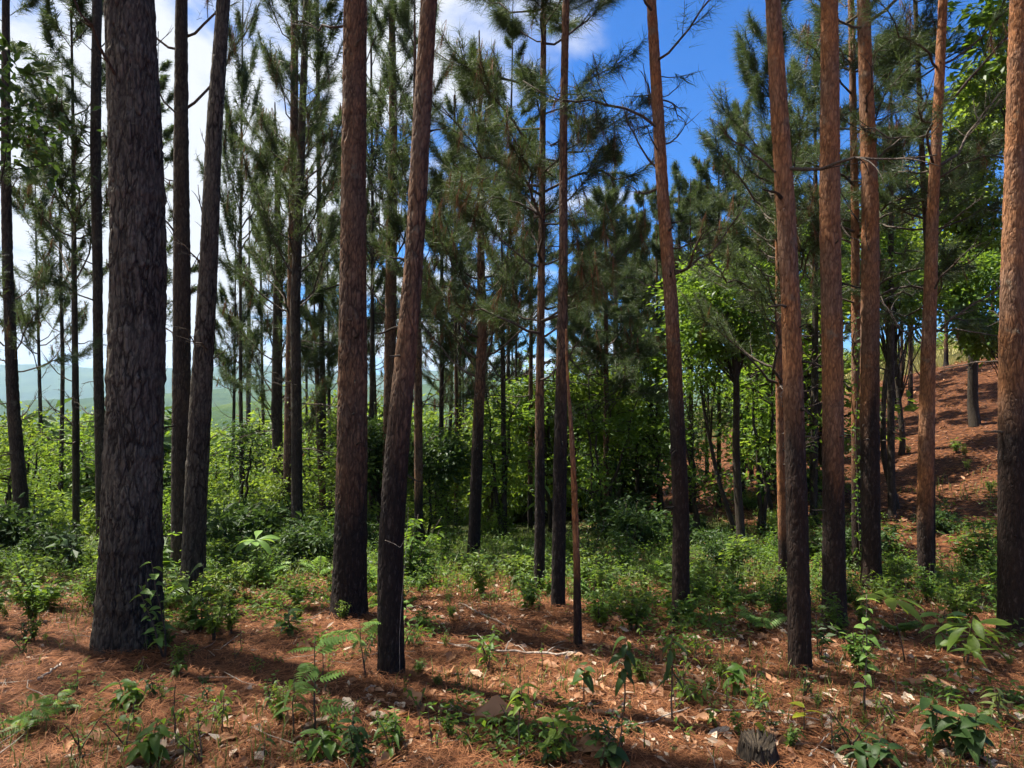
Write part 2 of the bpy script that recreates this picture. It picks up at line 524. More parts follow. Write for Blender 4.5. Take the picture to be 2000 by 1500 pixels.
def hill_ridge(name, Y, depth, tops, floor, seed, rough):
    """a long ridge whose crest follows (px, py) at distance Y"""
    xs = np.linspace(-4600 * Y / 4200 - 300, 4600 * Y / 4200 + 300, 220); ys = np.linspace(-1, 1, 26)
    px = 1000 + xs / Y * F
    crest = CAMZ + (HOR - np.interp(px, [a for a, b in tops], [b for a, b in tops])) / F * Y
    crest = crest + rough * (fbm(np.stack((xs / Y * 14 + seed, xs * 0, xs * 0), 1), 5) - .5)
    X, U = np.meshgrid(xs, ys)
    prof = np.clip(1 - np.abs(U) ** 1.5, 0, 1)
    sp = fbm(np.stack((X.ravel() / Y * 16 + seed, U.ravel() * 3.1, X.ravel() * 0), 1), 4).reshape(X.shape) - .5
    Z = floor + (crest[None] - floor) * np.clip(prof + sp * .5 * (1 - prof), 0, 1)
    v = np.stack((X.ravel(), (Y + U * depth).ravel(), Z.ravel()), 1)
    n = len(xs); i = (np.arange(len(ys) - 1)[:, None] * n + np.arange(n - 1)[None]).ravel()
    t = np.concatenate((np.stack((i, i + 1, i + n + 1), 1), np.stack((i, i + n + 1, i + n), 1)))
    return struct(link(name, make_mesh(name, v, t, 'hill_forest')))
hill_ridge('hills', 620, 190, ((-900, 800), (0, 822), (200, 826), (330, 806), (480, 780), (640, 770), (760, 790), (1000, 810), (1500, 840), (3000, 850)), -76, 3.1, 9)
hill_ridge('far_hills', 1500, 420, ((-900, 740), (0, 778), (180, 772), (430, 758), (640, 748), (760, 760), (900, 738), (1000, 730), (1200, 760), (3000, 770)), -76, 9.4, 26)
hill_ridge('mountains', 3600, 800, ((-900, 715), (60, 712), (200, 718), (420, 714), (480, 706), (560, 716), (660, 722), (760, 733), (900, 722), (1100, 734), (1500, 726), (3000, 740)), -76, 5.7, 30)

# ------------------------------------------------------------------ pine trees
def branch_axis(style, seed):
    r = np.random.default_rng(seed)
    a, b = {'up': (1.05, .45), 'mid': (.45, .35), 'flat': (.10, .22), 'droop': (-.12, -.05)}[style]
    t = np.linspace(0, 1, 9)
    w = np.cumsum(r.normal(0, .035, (9, 2)), 0); w -= w[0]
    out = t * (1 - .25 * max(a, 0) * t)
    P_ = np.stack((out, w[:, 0], a * t * .8 + b * t * t + w[:, 1]), 1)
    return P_ / np.linalg.norm(P_[-1])
BR = {}
def branch_template(style, k):
    """branch of length 1 along +x: wood mesh, tuft points and tuft directions"""
    key = (style, k)
    if key in BR: return BR[key]
    r = np.random.default_rng(1000 + k * 17 + len(style))
    P_ = branch_axis(style, 50 + k * 7 + len(style))
    wood = Acc()
    wood.add(*tube(P_, np.linspace(.0115, .0035, 9), 5))
    tp, td = [P_[-1], P_[-2]], [P_[-1] - P_[-2], P_[-1] - P_[-3]]
    side = 1
    for tt in np.sort(r.uniform(.28, .97, 9)):
        f = tt * 8; i = int(f)
        p = P_[i] + (P_[min(i + 1, 8)] - P_[i]) * (f - i)
        d = P_[min(i + 1, 8)] - P_[max(i - 1, 0)]; d /= np.linalg.norm(d)
        side = -side
        s = np.array((-d[1], d[0], 0)) * side
        ln = r.uniform(.20, .42) * (1.15 - .6 * tt)
        q = np.linspace(0, 1, 5)[:, None]
        dr = d * r.uniform(.5, .9) + s * r.uniform(.5, .9) + np.array((0, 0, r.uniform(-.05, .3)))
        dr /= np.linalg.norm(dr)
        T = p + dr * ln * q + np.array((0, 0, .30 * ln)) * q * q + r.normal(0, .006, (5, 3)) * q
        wood.add(*tube(T, np.linspace(.0042, .0018, 5), 4))
        tp += [T[4], T[3], T[2]]; td += [T[4] - T[3], T[4] - T[2] + s * .1, T[3] - T[1] - s * .1]
        if r.random() < .6:
            T2 = T[2] + (dr - s * .9 * r.random()) * ln * .5 * q
            wood.add(*tube(T2, np.linspace(.004, .002, 5), 3))
            tp += [T2[4], T2[3]]; td += [T2[4] - T2[3]] * 2
    BR[key] = (wood.mesh('branch', 'twig', 'plate'), np.array(tp), unit(np.array(td)))
    return BR[key]
DEAD = []
for k in range(5):
    r = np.random.default_rng(300 + k)
    P_ = branch_axis(['flat', 'mid', 'droop', 'mid', 'up'][k], 77 + k)
    w = Acc(); w.add(*tube(P_, np.linspace(.016, .004, 9), 5))
    for tt in (.35, .5, .62, .75, .86):
        i = int(tt * 8); d = P_[i + 1] - P_[i]; s = np.array((-d[1], d[0], .02)) * r.choice((-1, 1))
        q = np.linspace(0, 1, 6)[:, None]; ln = r.uniform(.15, .35)
        c = unit(d + s * r.uniform(.5, 1.2))
        curl = np.cross(c, (0, 0, 1)) * r.choice((-1, 1))
        T = P_[i] + c * ln * q + curl * ln * .5 * q ** 2 - np.array((0, 0, r.uniform(-.3, .6) * ln)) * q ** 2
        w.add(*tube(T, np.linspace(.007, .002, 6), 4))
    DEAD.append(w.mesh('dead_branch', 'twig', 'plate'))

STUB = []
for k in range(3):
    q = np.linspace(0, 1, 6)
    w = Acc(); w.add(*tube(np.stack((q, .08 * np.sin(q * 4 + k), (.35, .1, -.2)[k] * q + .05 * np.sin(q * 6)), 1), (.085, .06, .05, .045, .038, .008), 6))
    STUB.append(w.mesh('branch_stub', ('bark_dark', 'twig', 'bark_dark')[k], 'plate'))
def trunk_line(pts, Y, base, height):
    """pts: (py, px, width) top to bottom in photo pixels, all in the plane at depth Y -> arrays (z, x, r) rel. to base"""
    p = np.array(sorted(pts, key=lambda a: -a[0]), float)
    z = CAMZ - (p[:, 0] - HOR) / F * Y - base.z
    x = (p[:, 1] - 1000) / F * Y - base.x
    r = p[:, 2] / F * Y * .5 / np.sqrt(1 + ((p[:, 1] - 1000) / F) ** 2)     # a round trunk looks wider off axis
    if len(z) == 1:
        z = np.array((z[0], z[0] + 2)); x = np.repeat(x, 2); r = np.array((r[0], r[0] * .94))
    slope = np.clip((x[-1] - x[-2]) / max(z[-1] - z[-2], .1), -.15, .15)
    if height > z[-1] + .5:
        zt = z[-1]
        for f in (.33, .66, 1.0):
            zz_ = zt + (height - zt) * f
            x = np.append(x, x[len(p) - 1 if len(p) > 1 else 1] + slope * (zz_ - zt) * (1 - .35 * f)); r = np.append(r, r[len(p) - 1 if len(p) > 1 else 1] * (1 - .88 * f)); z = np.append(z, zz_)
    elif len(p) > 2:
        r[-1] *= .25
    return z, x, np.maximum(r, .012)
def smooth_interp(zq, z, v):
    y = np.interp(zq, z, v)
    k = max(3, int(len(zq) * .03)) | 1
    pad = k // 2
    e = np.concatenate((np.full(pad, y[0]) + (np.arange(-pad, 0) * (y[1] - y[0])), y, np.full(pad, y[-1]) + np.arange(1, pad + 1) * (y[-1] - y[-2])))
    return np.convolve(e, np.ones(k) / k, 'valid')
def trunk_mesh(z, x, r, Y, seed, mat, char_h, relief=1.0, cell=1.0, flare=.45):
    rr = np.random.default_rng(seed)
    top = z[-1]
    vis = min(top, 760 / F * Y + 2.4)          # what the frame shows of it
    pxm = Y / 652.0                             # metres per render pixel
    dz = max(.018, pxm * (2.1 if Y < 8.5 else 3.0))
    zq = np.concatenate((np.arange(-.25, vis, dz), np.arange(vis, top, max(.25, dz)), [top]))
    even = np.linspace(-.25, top, 400)
    xs = np.interp(zq, even, smooth_interp(even, z, x)); rs = np.interp(zq, even, smooth_interp(even, z, r))
    r0 = float(np.interp(.8, z, r))
    n = int(np.clip(2 * np.pi * r0 / max(.010, pxm * (1.45 if Y < 8.5 else 2.2)), 9, 130))
    ys = .05 * r0 * np.sin(zq * 1.3 + seed) + .03 * np.sin(zq * .5 + seed * 2)
    for h in np.cumsum(rr.uniform(.35, .9, 40)):            # old branch whorls make collars
        rs = rs * (1 + .055 * rr.random() * np.exp(-((zq - h) / .035) ** 2))
    a = np.arange(n) / n * 2 * np.pi
    A, Zq = np.meshgrid(a, zq)
    Rm = np.repeat(rs[:, None], n, 1)
    lob = 1 + .5 * np.sin(A * 3 + seed) * .5 + .3 * np.sin(A * 5 + seed * 1.7)
    Rm = Rm * (1 + flare * lob * np.exp(-np.maximum(Zq, -.2) / (.9 * r0 + .03)) * .8)
    Rm = Rm * (1 + .03 * np.sin(A * 2 + Zq * .8 + seed))
    cx, sx = np.cos(A), np.sin(A)
    pos = np.stack(((xs[:, None] + Rm * cx).ravel(), (ys[:, None] + Rm * sx).ravel(), Zq.ravel()), 1)
    cw = np.clip(r0 * .22, .022, .055) * cell
    q = np.stack((Rm * cx, Rm * sx, Zq * .24), -1).reshape(-1, 3) / cw + seed * 3.7
    q = q + 1.1 * (np.stack((vnoise(q * .9), vnoise(q * .9 + 31), vnoise(q * .9 + 57)), 1) - .5)
    fine = n >= 12
    nz = fbm(q * 1.7, 3)
    if fine:
        e, idv = cells(q)
        big = np.stack((q[:, 0], q[:, 1], q[:, 2] * .8), 1) * .55 + 11
        e2, id2 = cells(big)
        plate = sstep(.0, .17, e) * .55 + sstep(.0, .13, e2) * .45
    else:
        e = fbm(q, 2); idv = e; id2 = e; plate = sstep(.3, .55, e)
    amp = np.clip(r0 * .075, .004, .022) * relief
    disp = amp * (plate * (.8 + .25 * idv + .3 * id2) - 1.0) + amp * .7 * (nz - .45)
    pos[:, 0] += disp * cx.ravel(); pos[:, 1] += disp * sx.ravel()
    ch = np.clip(2.3 - Zq.ravel() / max(char_h * 1.1, .01) + 1.8 * (fbm(np.stack((pos[:, 0] * 5, pos[:, 1] * 5, pos[:, 2] * .8 + seed), 1), 4) - .45), 0, 1) if char_h > 0 else np.zeros(len(pos))
    m = len(zq)
    i = np.arange(m - 1)[:, None] * n; j = np.arange(n)[None]; k = (j + 1) % n
    t = np.concatenate((np.stack((i + j, i + k, i + n + k), -1).reshape(-1, 3), np.stack((i + j, i + n + k, i + n + j), -1).reshape(-1, 3)))
    pos = np.concatenate((pos, [[xs[-1], ys[-1], top + .02]]))
    tc_ = len(pos) - 1
    j1 = np.arange(n)
    t = np.concatenate((t, np.stack((np.full(n, tc_), (m - 1) * n + j1, (m - 1) * n + (j1 + 1) % n), 1)))
    plate = np.append(plate * .6 + .4, .7); ch = np.append(ch, 0)
    return make_mesh('trunk', pos, t, mat, {'plate': plate, 'char': ch ** 1.2})

PINES = []
RT = {}
def pine(pts, label, base=None, Y=None, height=16, mat='bark_brown', char_h=1.0, crown=(6, 15), n=26, blen=(1.0, 2.0), styles=('mid', 'flat'), tufts=26, nlen=.19, dead=0, dead_z=(2, 5), relief=1.0, cell=1.0, flare=.45, group=None, sector=None, brown=0.04, name='pine_tree', stubs=0):
    seed = len(PINES) + 3
    rr = np.random.default_rng(seed * 31)
    if base is not None:
        B = hit(*base)
    else:
        b = max(pts)
        X = (b[1] - 1000) / F * Y
        B = Vector((X, Y, gz(X, Y)))
        bpy_ = HOR + (CAMZ - B.z) / Y * F
        if bpy_ > b[0] + 4:
            pts = list(pts) + [(bpy_, b[1], b[2] * 1.05)]
    Y = B.y
    z, x, r = trunk_line(pts, Y, B, height)
    o = thing(name, B, label, 'tree', group)
    tk = link('trunk', trunk_mesh(z, x, r, Y, seed, mat, char_h, relief, cell, flare), o)
    tp, td = [], []
    if 3 < crown[0] < 6.4: n = int(n * 1.1)
    hs = np.sort(rr.uniform(crown[0], min(crown[1], height * .985), n))
    az = rr.uniform(0, 6.28)
    for i, h in enumerate(hs):
        az += 2.4 + rr.uniform(-.5, .5)
        a_ = az if sector is None else sector[0] + (rr.random() - .5) * sector[1]
        f = (h - crown[0]) / max(crown[1] - crown[0], .1)
        L_ = (blen[1] + (blen[0] - blen[1]) * f ** 1.3) * rr.uniform(.7, 1.15)
        st = styles[int(rr.integers(len(styles)))] if f < .7 else 'up'
        wood, p, d = branch_template(st, int(rr.integers(4)))
        M = Matrix.Translation((float(np.interp(h, z, x)), 0, float(h))) @ Matrix.Rotation(a_, 4, 'Z') @ Matrix.Diagonal((L_, L_, L_, 1))
        link('branch', wood, o, mat=M)
        c, s = math.cos(a_), math.sin(a_)
        Rz = np.array(((c, -s, 0), (s, c, 0), (0, 0, 1)))
        tp.append(p @ Rz.T * L_ + np.array((np.interp(h, z, x), 0, h))); td.append(d @ Rz.T)
    if n:
        tp = np.concatenate(tp); td = np.concatenate(td)
        keep = rr.random(len(tp)) < .92
        tp, td = tp[keep], td[keep]
        wd = float(np.clip(.00062 * Y, .0045, .026))
        tufts = int(tufts * .86)
        v, t = needle_cloud(tp, td, tufts, nlen, wd)
        tint = np.repeat(np.clip(np.repeat(rr.random(len(tp)), tufts) * .6 + rr.random(len(tp) * tufts) * .4, 0, 1), 3)
        link('crown', make_mesh('crown', v, t, 'needles', {'tint': tint}, False), o)
        if brown:
            b = rr.random(len(tp)) < brown
            b &= tp[:, 2] < crown[0] + .55 * (crown[1] - crown[0])
            if b.sum():
                v, t = needle_cloud(tp[b] - (0, 0, .12), td[b] * .3 - (0, 0, .9), 34, .2, wd, (.1, .6))
                link('dead_needles', make_mesh('dead_needles', v, t, 'needles_brown', {'tint': rr.random(len(v))}, False), o)
    dead = dead + (4 if 8.5 < Y < 40 and dead else 0)
    for i in range(dead):
        h = rr.uniform(*dead_z); a_ = rr.uniform(0, 6.28); L_ = rr.uniform(.35, 1.1)
        M = Matrix.Translation((float(np.interp(h, z, x)), 0, float(h))) @ Matrix.Rotation(a_, 4, 'Z') @ Matrix.Diagonal((L_, L_, L_, 1))
        link('dead_branch', DEAD[int(rr.integers(5))], tk, mat=M)
    for i in range(stubs):
        h = rr.uniform(.9, min(height * .6, 4.2)); a_ = rr.uniform(-.3, 3.5) + math.pi; L_ = rr.uniform(.08, .20); r_ = float(np.interp(h, z, r))
        M = Matrix.Translation((float(np.interp(h, z, x)) + math.cos(a_) * r_ * .8, math.sin(a_) * r_ * .8, float(h))) @ Matrix.Rotation(a_, 4, 'Z') @ Matrix.Diagonal((L_, L_, L_, 1))
        link('branch_stub', STUB[i % 3], tk, mat=M)
    PINES.append((o, B)); RT[o.name] = float(r[0])
    return o, B, (z, x, r)

def copy_thing(src, loc, rz, sc, label=None, group=None):
    c = src.copy(); COL.objects.link(c)
    c.location = loc; c.rotation_euler.z = rz; c.scale = sc
    if label: c['label'] = label
    if group: c['group'] = group
    for ch in list(src.children):
        d = ch.copy(); COL.objects.link(d); d.parent = c
        for g_ in list(ch.children):
            e = g_.copy(); COL.objects.link(e); e.parent = d
    return c
NEARC = dict(crown=(9.5, 17.5), n=22, blen=(.9, 2.3), tufts=14, nlen=.22)
# --- near and middle trunks, traced from the photograph
T1 = pine([(1262, 252, 136), (1100, 256, 130), (800, 263, 119), (500, 266, 112), (300, 261, 107), (0, 252, 97)], 'thickest pine with deeply furrowed grey-brown bark, leafy sapling at its foot', base=(252, 1262), height=19, mat='bark_grey', char_h=.5, dead=2, dead_z=(4.0, 5.2), stubs=4, flare=.22, cell=.8, **NEARC)
T2 = pine([(1135, 352, 42), (900, 352, 38), (500, 357, 34), (0, 355, 26)], 'dark slender pine close behind the leaning grey pine, beside the thickest trunk', base=(352, 1135), height=15, mat='bark_dark', char_h=1.2, crown=(6, 14.5), n=22, blen=(.7, 1.7), styles=('mid', 'up'), tufts=22, dead=5, dead_z=(3.2, 6))
T3 = pine([(1165, 378, 50), (1000, 383, 46), (800, 393, 43), (500, 410, 36), (250, 418, 34), (0, 434, 27)], 'grey pine leaning right, standing just behind the thickest furrowed trunk', base=(378, 1165), height=17, mat='bark_grey', char_h=.9, crown=(6.5, 16.5), n=22, blen=(.8, 2.0), tufts=20, dead=5, dead_z=(2.8, 6.2))
T4 = pine([(1045, 200, 24), (700, 190, 21), (300, 188, 22), (0, 191, 20)], 'slim forked pine half hidden behind the thickest furrowed trunk', base=(200, 1068), height=14, mat='bark_dark', char_h=.6, crown=(4.2, 13.5), n=26, blen=(.8, 2.0), styles=('mid', 'flat'), tufts=26, dead=5, dead_z=(1.2, 5), sector=(2.9, 3.4))
T5 = pine([(1080, 43, 36), (1000, 40, 33), (800, 26, 28), (500, 16, 23), (300, 14, 20), (0, 10, 17)], 'dark pine with a curved foot standing among sunlit bushes above the valley', base=(43, 1082), height=15, mat='bark_dark', char_h=.6, crown=(3.4, 14.5), n=30, blen=(.7, 1.4), styles=('flat', 'mid'), tufts=30, dead=4, dead_z=(1.5, 4))
T6 = pine([(1085, 562, 21), (900, 564, 20), (600, 570, 19), (350, 573, 17), (0, 575, 15)], 'brown pine pressed against a darker twin trunk with green vine on it', base=(562, 1080), height=14, mat='bark_brown', char_h=.8, crown=(4.6, 13.5), n=30, blen=(.6, 1.9), styles=('up', 'mid', 'up'), tufts=26, dead=6, dead_z=(2, 5))
T6b = pine([(1090, 581, 25), (900, 580, 23), (600, 575, 20), (350, 585, 17), (0, 600, 13)], 'dark twin pine touching the vine-covered brown pine', base=(581, 1088), height=13, mat='bark_dark', char_h=1.4, crown=(5.2, 12.5), n=24, blen=(.6, 1.8), styles=('up', 'mid'), tufts=24, dead=5, dead_z=(2, 5))
T7 = pine([(1060, 544, 22), (800, 540, 22), (500, 545, 17), (200, 537, 10)], 'dark pine with steep upswept branches, beside the twin vine-covered pines', base=(544, 1062), height=9.2, mat='bark_dark', char_h=.7, crown=(2.6, 9.1), n=34, blen=(.4, 1.8), styles=('up', 'up', 'mid'), tufts=24, dead=6, dead_z=(1.2, 3.5))
T8 = pine([(1048, 633, 15), (850, 625, 14), (550, 612, 9)], 'thin small pine with sparse wiry branches next to a wide brown trunk', base=(633, 1050), height=7.0, mat='bark_brown', char_h=.5, crown=(1.6, 6.9), n=30, blen=(.35, 1.4), styles=('up', 'mid'), tufts=16, dead=5, dead_z=(1, 3))
T9 = pine([(1000, 484, 11), (700, 486, 10), (400, 487, 5)], 'thinnest young pine rising out of dark glossy bushes', base=(484, 1035), height=9.3, mat='bark_dark', char_h=.3, crown=(2.8, 9.2), n=34, blen=(.3, 1.5), styles=('mid', 'up', 'flat'), tufts=24, dead=4, dead_z=(1, 3))
T10 = pine([(1207, 680, 68), (900, 686, 60), (600, 689, 55), (300, 691, 50), (0, 695, 46)], 'straight wide brown pine with a charred foot beside the curved leaning pine', base=(680, 1207), height=19, mat='bark_brown', char_h=.75, dead=3, dead_z=(5, 6.5), stubs=6, flare=.22, **NEARC)
T11 = pine([(1322, 764, 52), (1250, 763, 51), (1100, 762, 50), (900, 774, 48), (700, 793, 43), (500, 811, 37), (250, 824, 37), (0, 839, 32)], 'curved pine leaning right with a blackened foot and a hanging bare vine', base=(764, 1322), height=17, mat='bark_brown', char_h=.9, stubs=6, flare=.10, cell=.8, **NEARC)
T12 = pine([(1060, 757, 25), (800, 760, 24), (500, 764, 22), (250, 768, 17), (0, 766, 13)], 'brown pine with steep ladder-like branches, behind the curved leaning pine', base=(757, 1064), height=14, mat='bark_brown', char_h=.7, crown=(4.6, 13.6), n=34, blen=(.6, 2.2), styles=('up', 'up', 'mid'), tufts=24, dead=5, dead_z=(3, 5))
T13 = pine([(1066, 818, 18), (720, 816, 17), (300, 812, 12)], 'slim red-brown pine showing just past the curved leaning pine', base=(818, 1068), height=12, mat='bark_brown', char_h=.6, crown=(5, 11.8), n=24, blen=(.6, 2.0), styles=('mid', 'up'), tufts=24, dead=3, dead_z=(2, 4.5))
T14 = pine([(1048, 861, 10), (700, 863, 9), (400, 863, 6)], 'very thin straight dark pine pole with scattered short branches', base=(861, 1052), height=8.8, mat='bark_dark', char_h=.5, crown=(2.0, 8.7), n=34, blen=(.4, 1.6), styles=('mid', 'flat'), tufts=20, dead=5, dead_z=(1.2, 4))
T15 = pine([(1096, 925, 26), (1000, 928, 24), (800, 935, 21), (650, 942, 19), (500, 939, 15), (300, 938, 11), (60, 936, 6)], 'brown pine with long branches rising to one side and a dark dense crown', base=(925, 1096), height=8.4, mat='bark_brown', char_h=1.0, crown=(3.0, 8.3), n=44, blen=(.5, 2.1), styles=('up', 'mid', 'mid'), tufts=34, dead=3, dead_z=(1.6, 3.4), brown=.03)
T16 = pine([(1158, 1053, 22), (1000, 1055, 20), (800, 1054, 17), (500, 1058, 14), (0, 1062, 11)], 'pine with the densest drooping crown and rusty dead needle clumps', base=(1053, 1159), height=10.5, mat='bark_brown', char_h=.9, crown=(3.0, 10.2), n=58, blen=(.6, 1.75), styles=('mid', 'flat', 'flat'), tufts=46, nlen=.21, dead=3, dead_z=(1.6, 3), brown=.16)
T17 = pine([(1192, 1090, 27), (900, 1094, 26), (700, 1097, 22), (500, 1100, 18), (250, 1100, 16), (0, 1105, 14)], 'slender straight brown pine with a blackened foot beside the broken snag', base=(1090, 1192), height=13, mat='bark_brown', char_h=1.3, crown=(6.3, 12.6), n=24, blen=(.6, 1.6), tufts=18, dead=3, stubs=6, dead_z=(3.6, 5.8), cell=.8, flare=.15)
T19 = pine([(1206, 1328, 35), (1000, 1329, 32), (800, 1320, 30), (600, 1311, 28), (400, 1296, 25), (200, 1285, 23), (0, 1273, 19)], 'red-brown pine bowed to one side with curly dead twigs under its crown', base=(1328, 1206), height=13, mat='bark_red', char_h=1.25, crown=(5.0, 12.6), n=26, blen=(.6, 1.5), styles=('flat', 'droop', 'mid'), tufts=20, dead=11, stubs=6, dead_z=(3.4, 5.6), cell=.8, flare=.15)
T20 = pine([(1316, 1563, 47), (1000, 1558, 44), (800, 1553, 42), (600, 1548, 40), (400, 1538, 39), (200, 1524, 36), (0, 1511, 30)], 'reddish pine with scaly bark and black foot growing from needle-covered ground', base=(1563, 1316), height=15, mat='bark_red', char_h=.95, stubs=6, flare=.08, cell=.75, dead=2, dead_z=(3.5, 4.5), **NEARC)
T21 = pine([(1232, 1632, 50), (900, 1628, 44), (700, 1626, 44), (400, 1618, 41), (0, 1617, 33)], 'straight rust-red pine with a mound of fallen needles round its foot', base=(1632, 1232), height=17, mat='bark_red', char_h=.85, stubs=6, flare=.25, cell=.85, **NEARC)
T22 = pine([(1150, 1700, 42), (1000, 1698, 40), (800, 1697, 40), (600, 1698, 37), (400, 1700, 34), (200, 1695, 30), (0, 1689, 27)], 'orange-red pine with branch knots and short stubs along its trunk', base=(1700, 1152), height=14, mat='bark_red', char_h=1.3, crown=(7, 13.6), n=24, blen=(.7, 1.9), tufts=18, dead=9, stubs=6, dead_z=(3, 6.5), cell=.85)
T23 = pine([(1100, 1673, 21), (700, 1674, 19), (400, 1671, 17), (0, 1660, 13)], 'narrow dark red pine with leafy vine, close behind the orange-red pine', base=(1673, 1112), height=12, mat='bark_red', char_h=1.0, crown=(4.0, 11.7), n=40, blen=(.6, 1.9), styles=('mid', 'flat'), tufts=30, dead=4, dead_z=(2, 4.5))
T24 = pine([(1165, 1813, 34), (1000, 1809, 33), (700, 1812, 30), (400, 1820, 24), (200, 1830, 22), (0, 1839, 19)], 'brown pine at the foot of the shaded slope, crossed by a thinner stem', base=(1813, 1166), height=13, mat='bark_red', char_h=.5, crown=(5.0, 12.6), n=28, blen=(.6, 1.7), tufts=22, dead=5, dead_z=(3, 5))
T24b = pine([(1110, 1818, 17), (500, 1812, 15), (300, 1802, 13), (0, 1790, 10)], 'thin dark pine stem crossing behind the brown pine below the shaded slope', base=(1822, 1118), height=11, mat='bark_brown', char_h=.5, crown=(3.6, 10.8), n=42, blen=(.5, 1.6), styles=('flat', 'mid', 'droop'), tufts=34, dead=2, dead_z=(2, 4))
T25 = pine([(1240, 1978, 66), (1000, 1977, 60), (700, 1979, 56), (400, 1988, 50), (0, 1996, 46)], 'wide pine with black furrowed foot beside large-leaved green plants', base=(1978, 1242), height=18, mat='bark_red', char_h=1.25, stubs=6, flare=.18, dead=3, dead_z=(1.6, 4), **NEARC)
T26 = pine([(1140, 1532, 19), (800, 1524, 17), (500, 1520, 14), (150, 1508, 9)], 'pine with many fanned side branches behind the scaly reddish pine', base=(1532, 1142), height=7.6, mat='bark_red', char_h=.4, crown=(2.7, 7.5), n=50, blen=(.6, 1.75), styles=('mid', 'flat', 'mid'), tufts=36, nlen=.15, dead=5, dead_z=(1.6, 3), sector=(3.1, 4.6))
# --- pines of the same stand just outside the frame: their crowns shade the ground in view
for px, Y in ((-500, 6.5), (-900, 4.2), (-250, 9.5), (-1500, 3.2), (-350, 12.5), (-1100, 6.0), (-160, 7.0), (2300, 6.5)):
    pine([(1000, px, 330 / Y), (0, px, 250 / Y)], 'pine of the same stand just beyond the edge of the view', Y=Y, height=float(rng.uniform(15, 19)), mat='bark_brown', char_h=.8, crown=(7.5, 17), n=24, blen=(.9, 2.3), tufts=16, nlen=.24, group='pines beyond the edge of the view')
# --- slim pines in the hollow and on the slope
T30 = pine([(1040, 1185, 13), (700, 1184, 10), (480, 1183, 7)], 'small dark pine with flat layered branches standing in the hollow', base=(1186, 1046), height=8.5, mat='bark_brown', char_h=.3, crown=(2.9, 8.4), n=46, blen=(.4, 2.0), styles=('flat', 'droop', 'mid'), tufts=34)
T31 = pine([(1015, 1206, 17), (700, 1203, 12)], 'grey-barked pine at the foot of the sunlit needle slope', base=(1207, 1018), height=11, mat='bark_pale', char_h=.3, crown=(5.2, 10.8), n=26, blen=(.6, 1.9), tufts=22)
SLS = []
SLOPE = 'slim pine standing on the red needle-covered slope'
for a in ([(1000, 1287, 11), (760, 1285, 9)], [(1000, 1352, 12), (760, 1350, 9)], [(905, 1496, 11), (690, 1493, 8)], [(800, 1746, 15), (640, 1745, 12)], [(755, 1760, 14), (600, 1757, 11)], [(795, 1778, 11), (600, 1776, 9)], [(715, 1847, 14), (600, 1846, 11)], [(705, 1906, 15), (600, 1907, 13)], [(700, 1938, 12), (600, 1940, 10)], [(735, 1580, 12), (600, 1582, 10)], [(770, 1700, 10), (600, 1701, 9)]):
    b = max(a)
    Bq = hit(b[1], b[0])
    h = float(rng.uniform(9, 13))
    if len(SLS) >= 4:
        src, Y0 = SLS[len(SLS) % 4]
        copy_thing(src, Bq, rng.uniform(0, 6.28), (rng.uniform(.85, 1.15),) * 2 + (rng.uniform(.85, 1.1),)); SLS.append(None)
        continue
    po = pine(a, SLOPE, base=(b[1], b[0]), height=h, mat='bark_brown', char_h=.5, crown=(3.4, 11), n=26, blen=(.5, 1.9), styles=('mid', 'flat'), tufts=20, dead=4, dead_z=(1.2, 3.5), group='pines on the slope')
    SLS.append((po[0], b[2] * Bq.y))
for px, Y, top, cs, lb in ((1742, 14.5, 60, 3.8, 'dark dense pine behind the knotted orange-red pine, below the crest'), (1590, 15, 40, 4.2, 'dense dark pine between the scaly reddish pine and the rust-red pine'), (1450, 19, 200, 4.0, 'bushy dark pine behind the dark-stemmed broadleaf tree'),):
    X = (px - 1000) / F * Y
    h = CAMZ + (HOR - top) / F * Y - gz(X, Y)
    pine([(1000, px, 250 / Y), (500, px + rng.uniform(-8, 8), 190 / Y)], lb, Y=Y, height=h, mat='bark_dark', char_h=.5, crown=(cs, h * .985), n=34, blen=(.5, 2.1), styles=('flat', 'mid', 'droop'), tufts=30, nlen=.2, dead=3, dead_z=(1.5, cs), brown=.08)
HOLLOW = 'slender pine standing in the green thicket of the hollow'
for px, Y, w in ((1245, 19, 9), (985, 16, 12), (900, 24, 9)):
    pine([(1000, px, w), (600, px - 4, w * .7)], HOLLOW, Y=Y, height=float(rng.uniform(7, 10)), mat='bark_dark', char_h=.3, crown=(3.6, 9), n=28, blen=(.5, 1.7), styles=('mid', 'up'), tufts=20, dead=3, dead_z=(1.5, 4), group='pines in the hollow')

POLE = 'thin straight pine pole with a small high crown among the understory'
POLES = []
for px, Y in ((1035, 17), (1165, 21), (1225, 24), (1330, 20), (1380, 26), (1465, 22), (890, 19), (1010, 26), (1110, 28), (1270, 27), (1540, 25), (1600, 29), (790, 22), (1405, 19), (1640, 24)):
    X = (px - 1000) / F * Y
    if len(POLES) < 4:
        q_ = pine([(1000, px, 185 / Y), (400, px + rng.uniform(-6, 6), 110 / Y)], POLE, Y=Y, height=float(rng.uniform(9, 11)), mat=('bark_brown', 'bark_dark')[len(POLES) % 2], char_h=.5, crown=(6.4, 11), n=20, blen=(.4, 1.3), styles=('mid', 'flat'), tufts=24, dead=4, dead_z=(1.5, 6), group='thin pine poles')
        POLES.append(q_[0])
    else:
        POLES.append(copy_thing(POLES[len(POLES) % 4], (X, Y, gz(X, Y)), rng.uniform(0, 6.28), (rng.uniform(.85, 1.2),) * 2 + (rng.uniform(.85, 1.15),)))
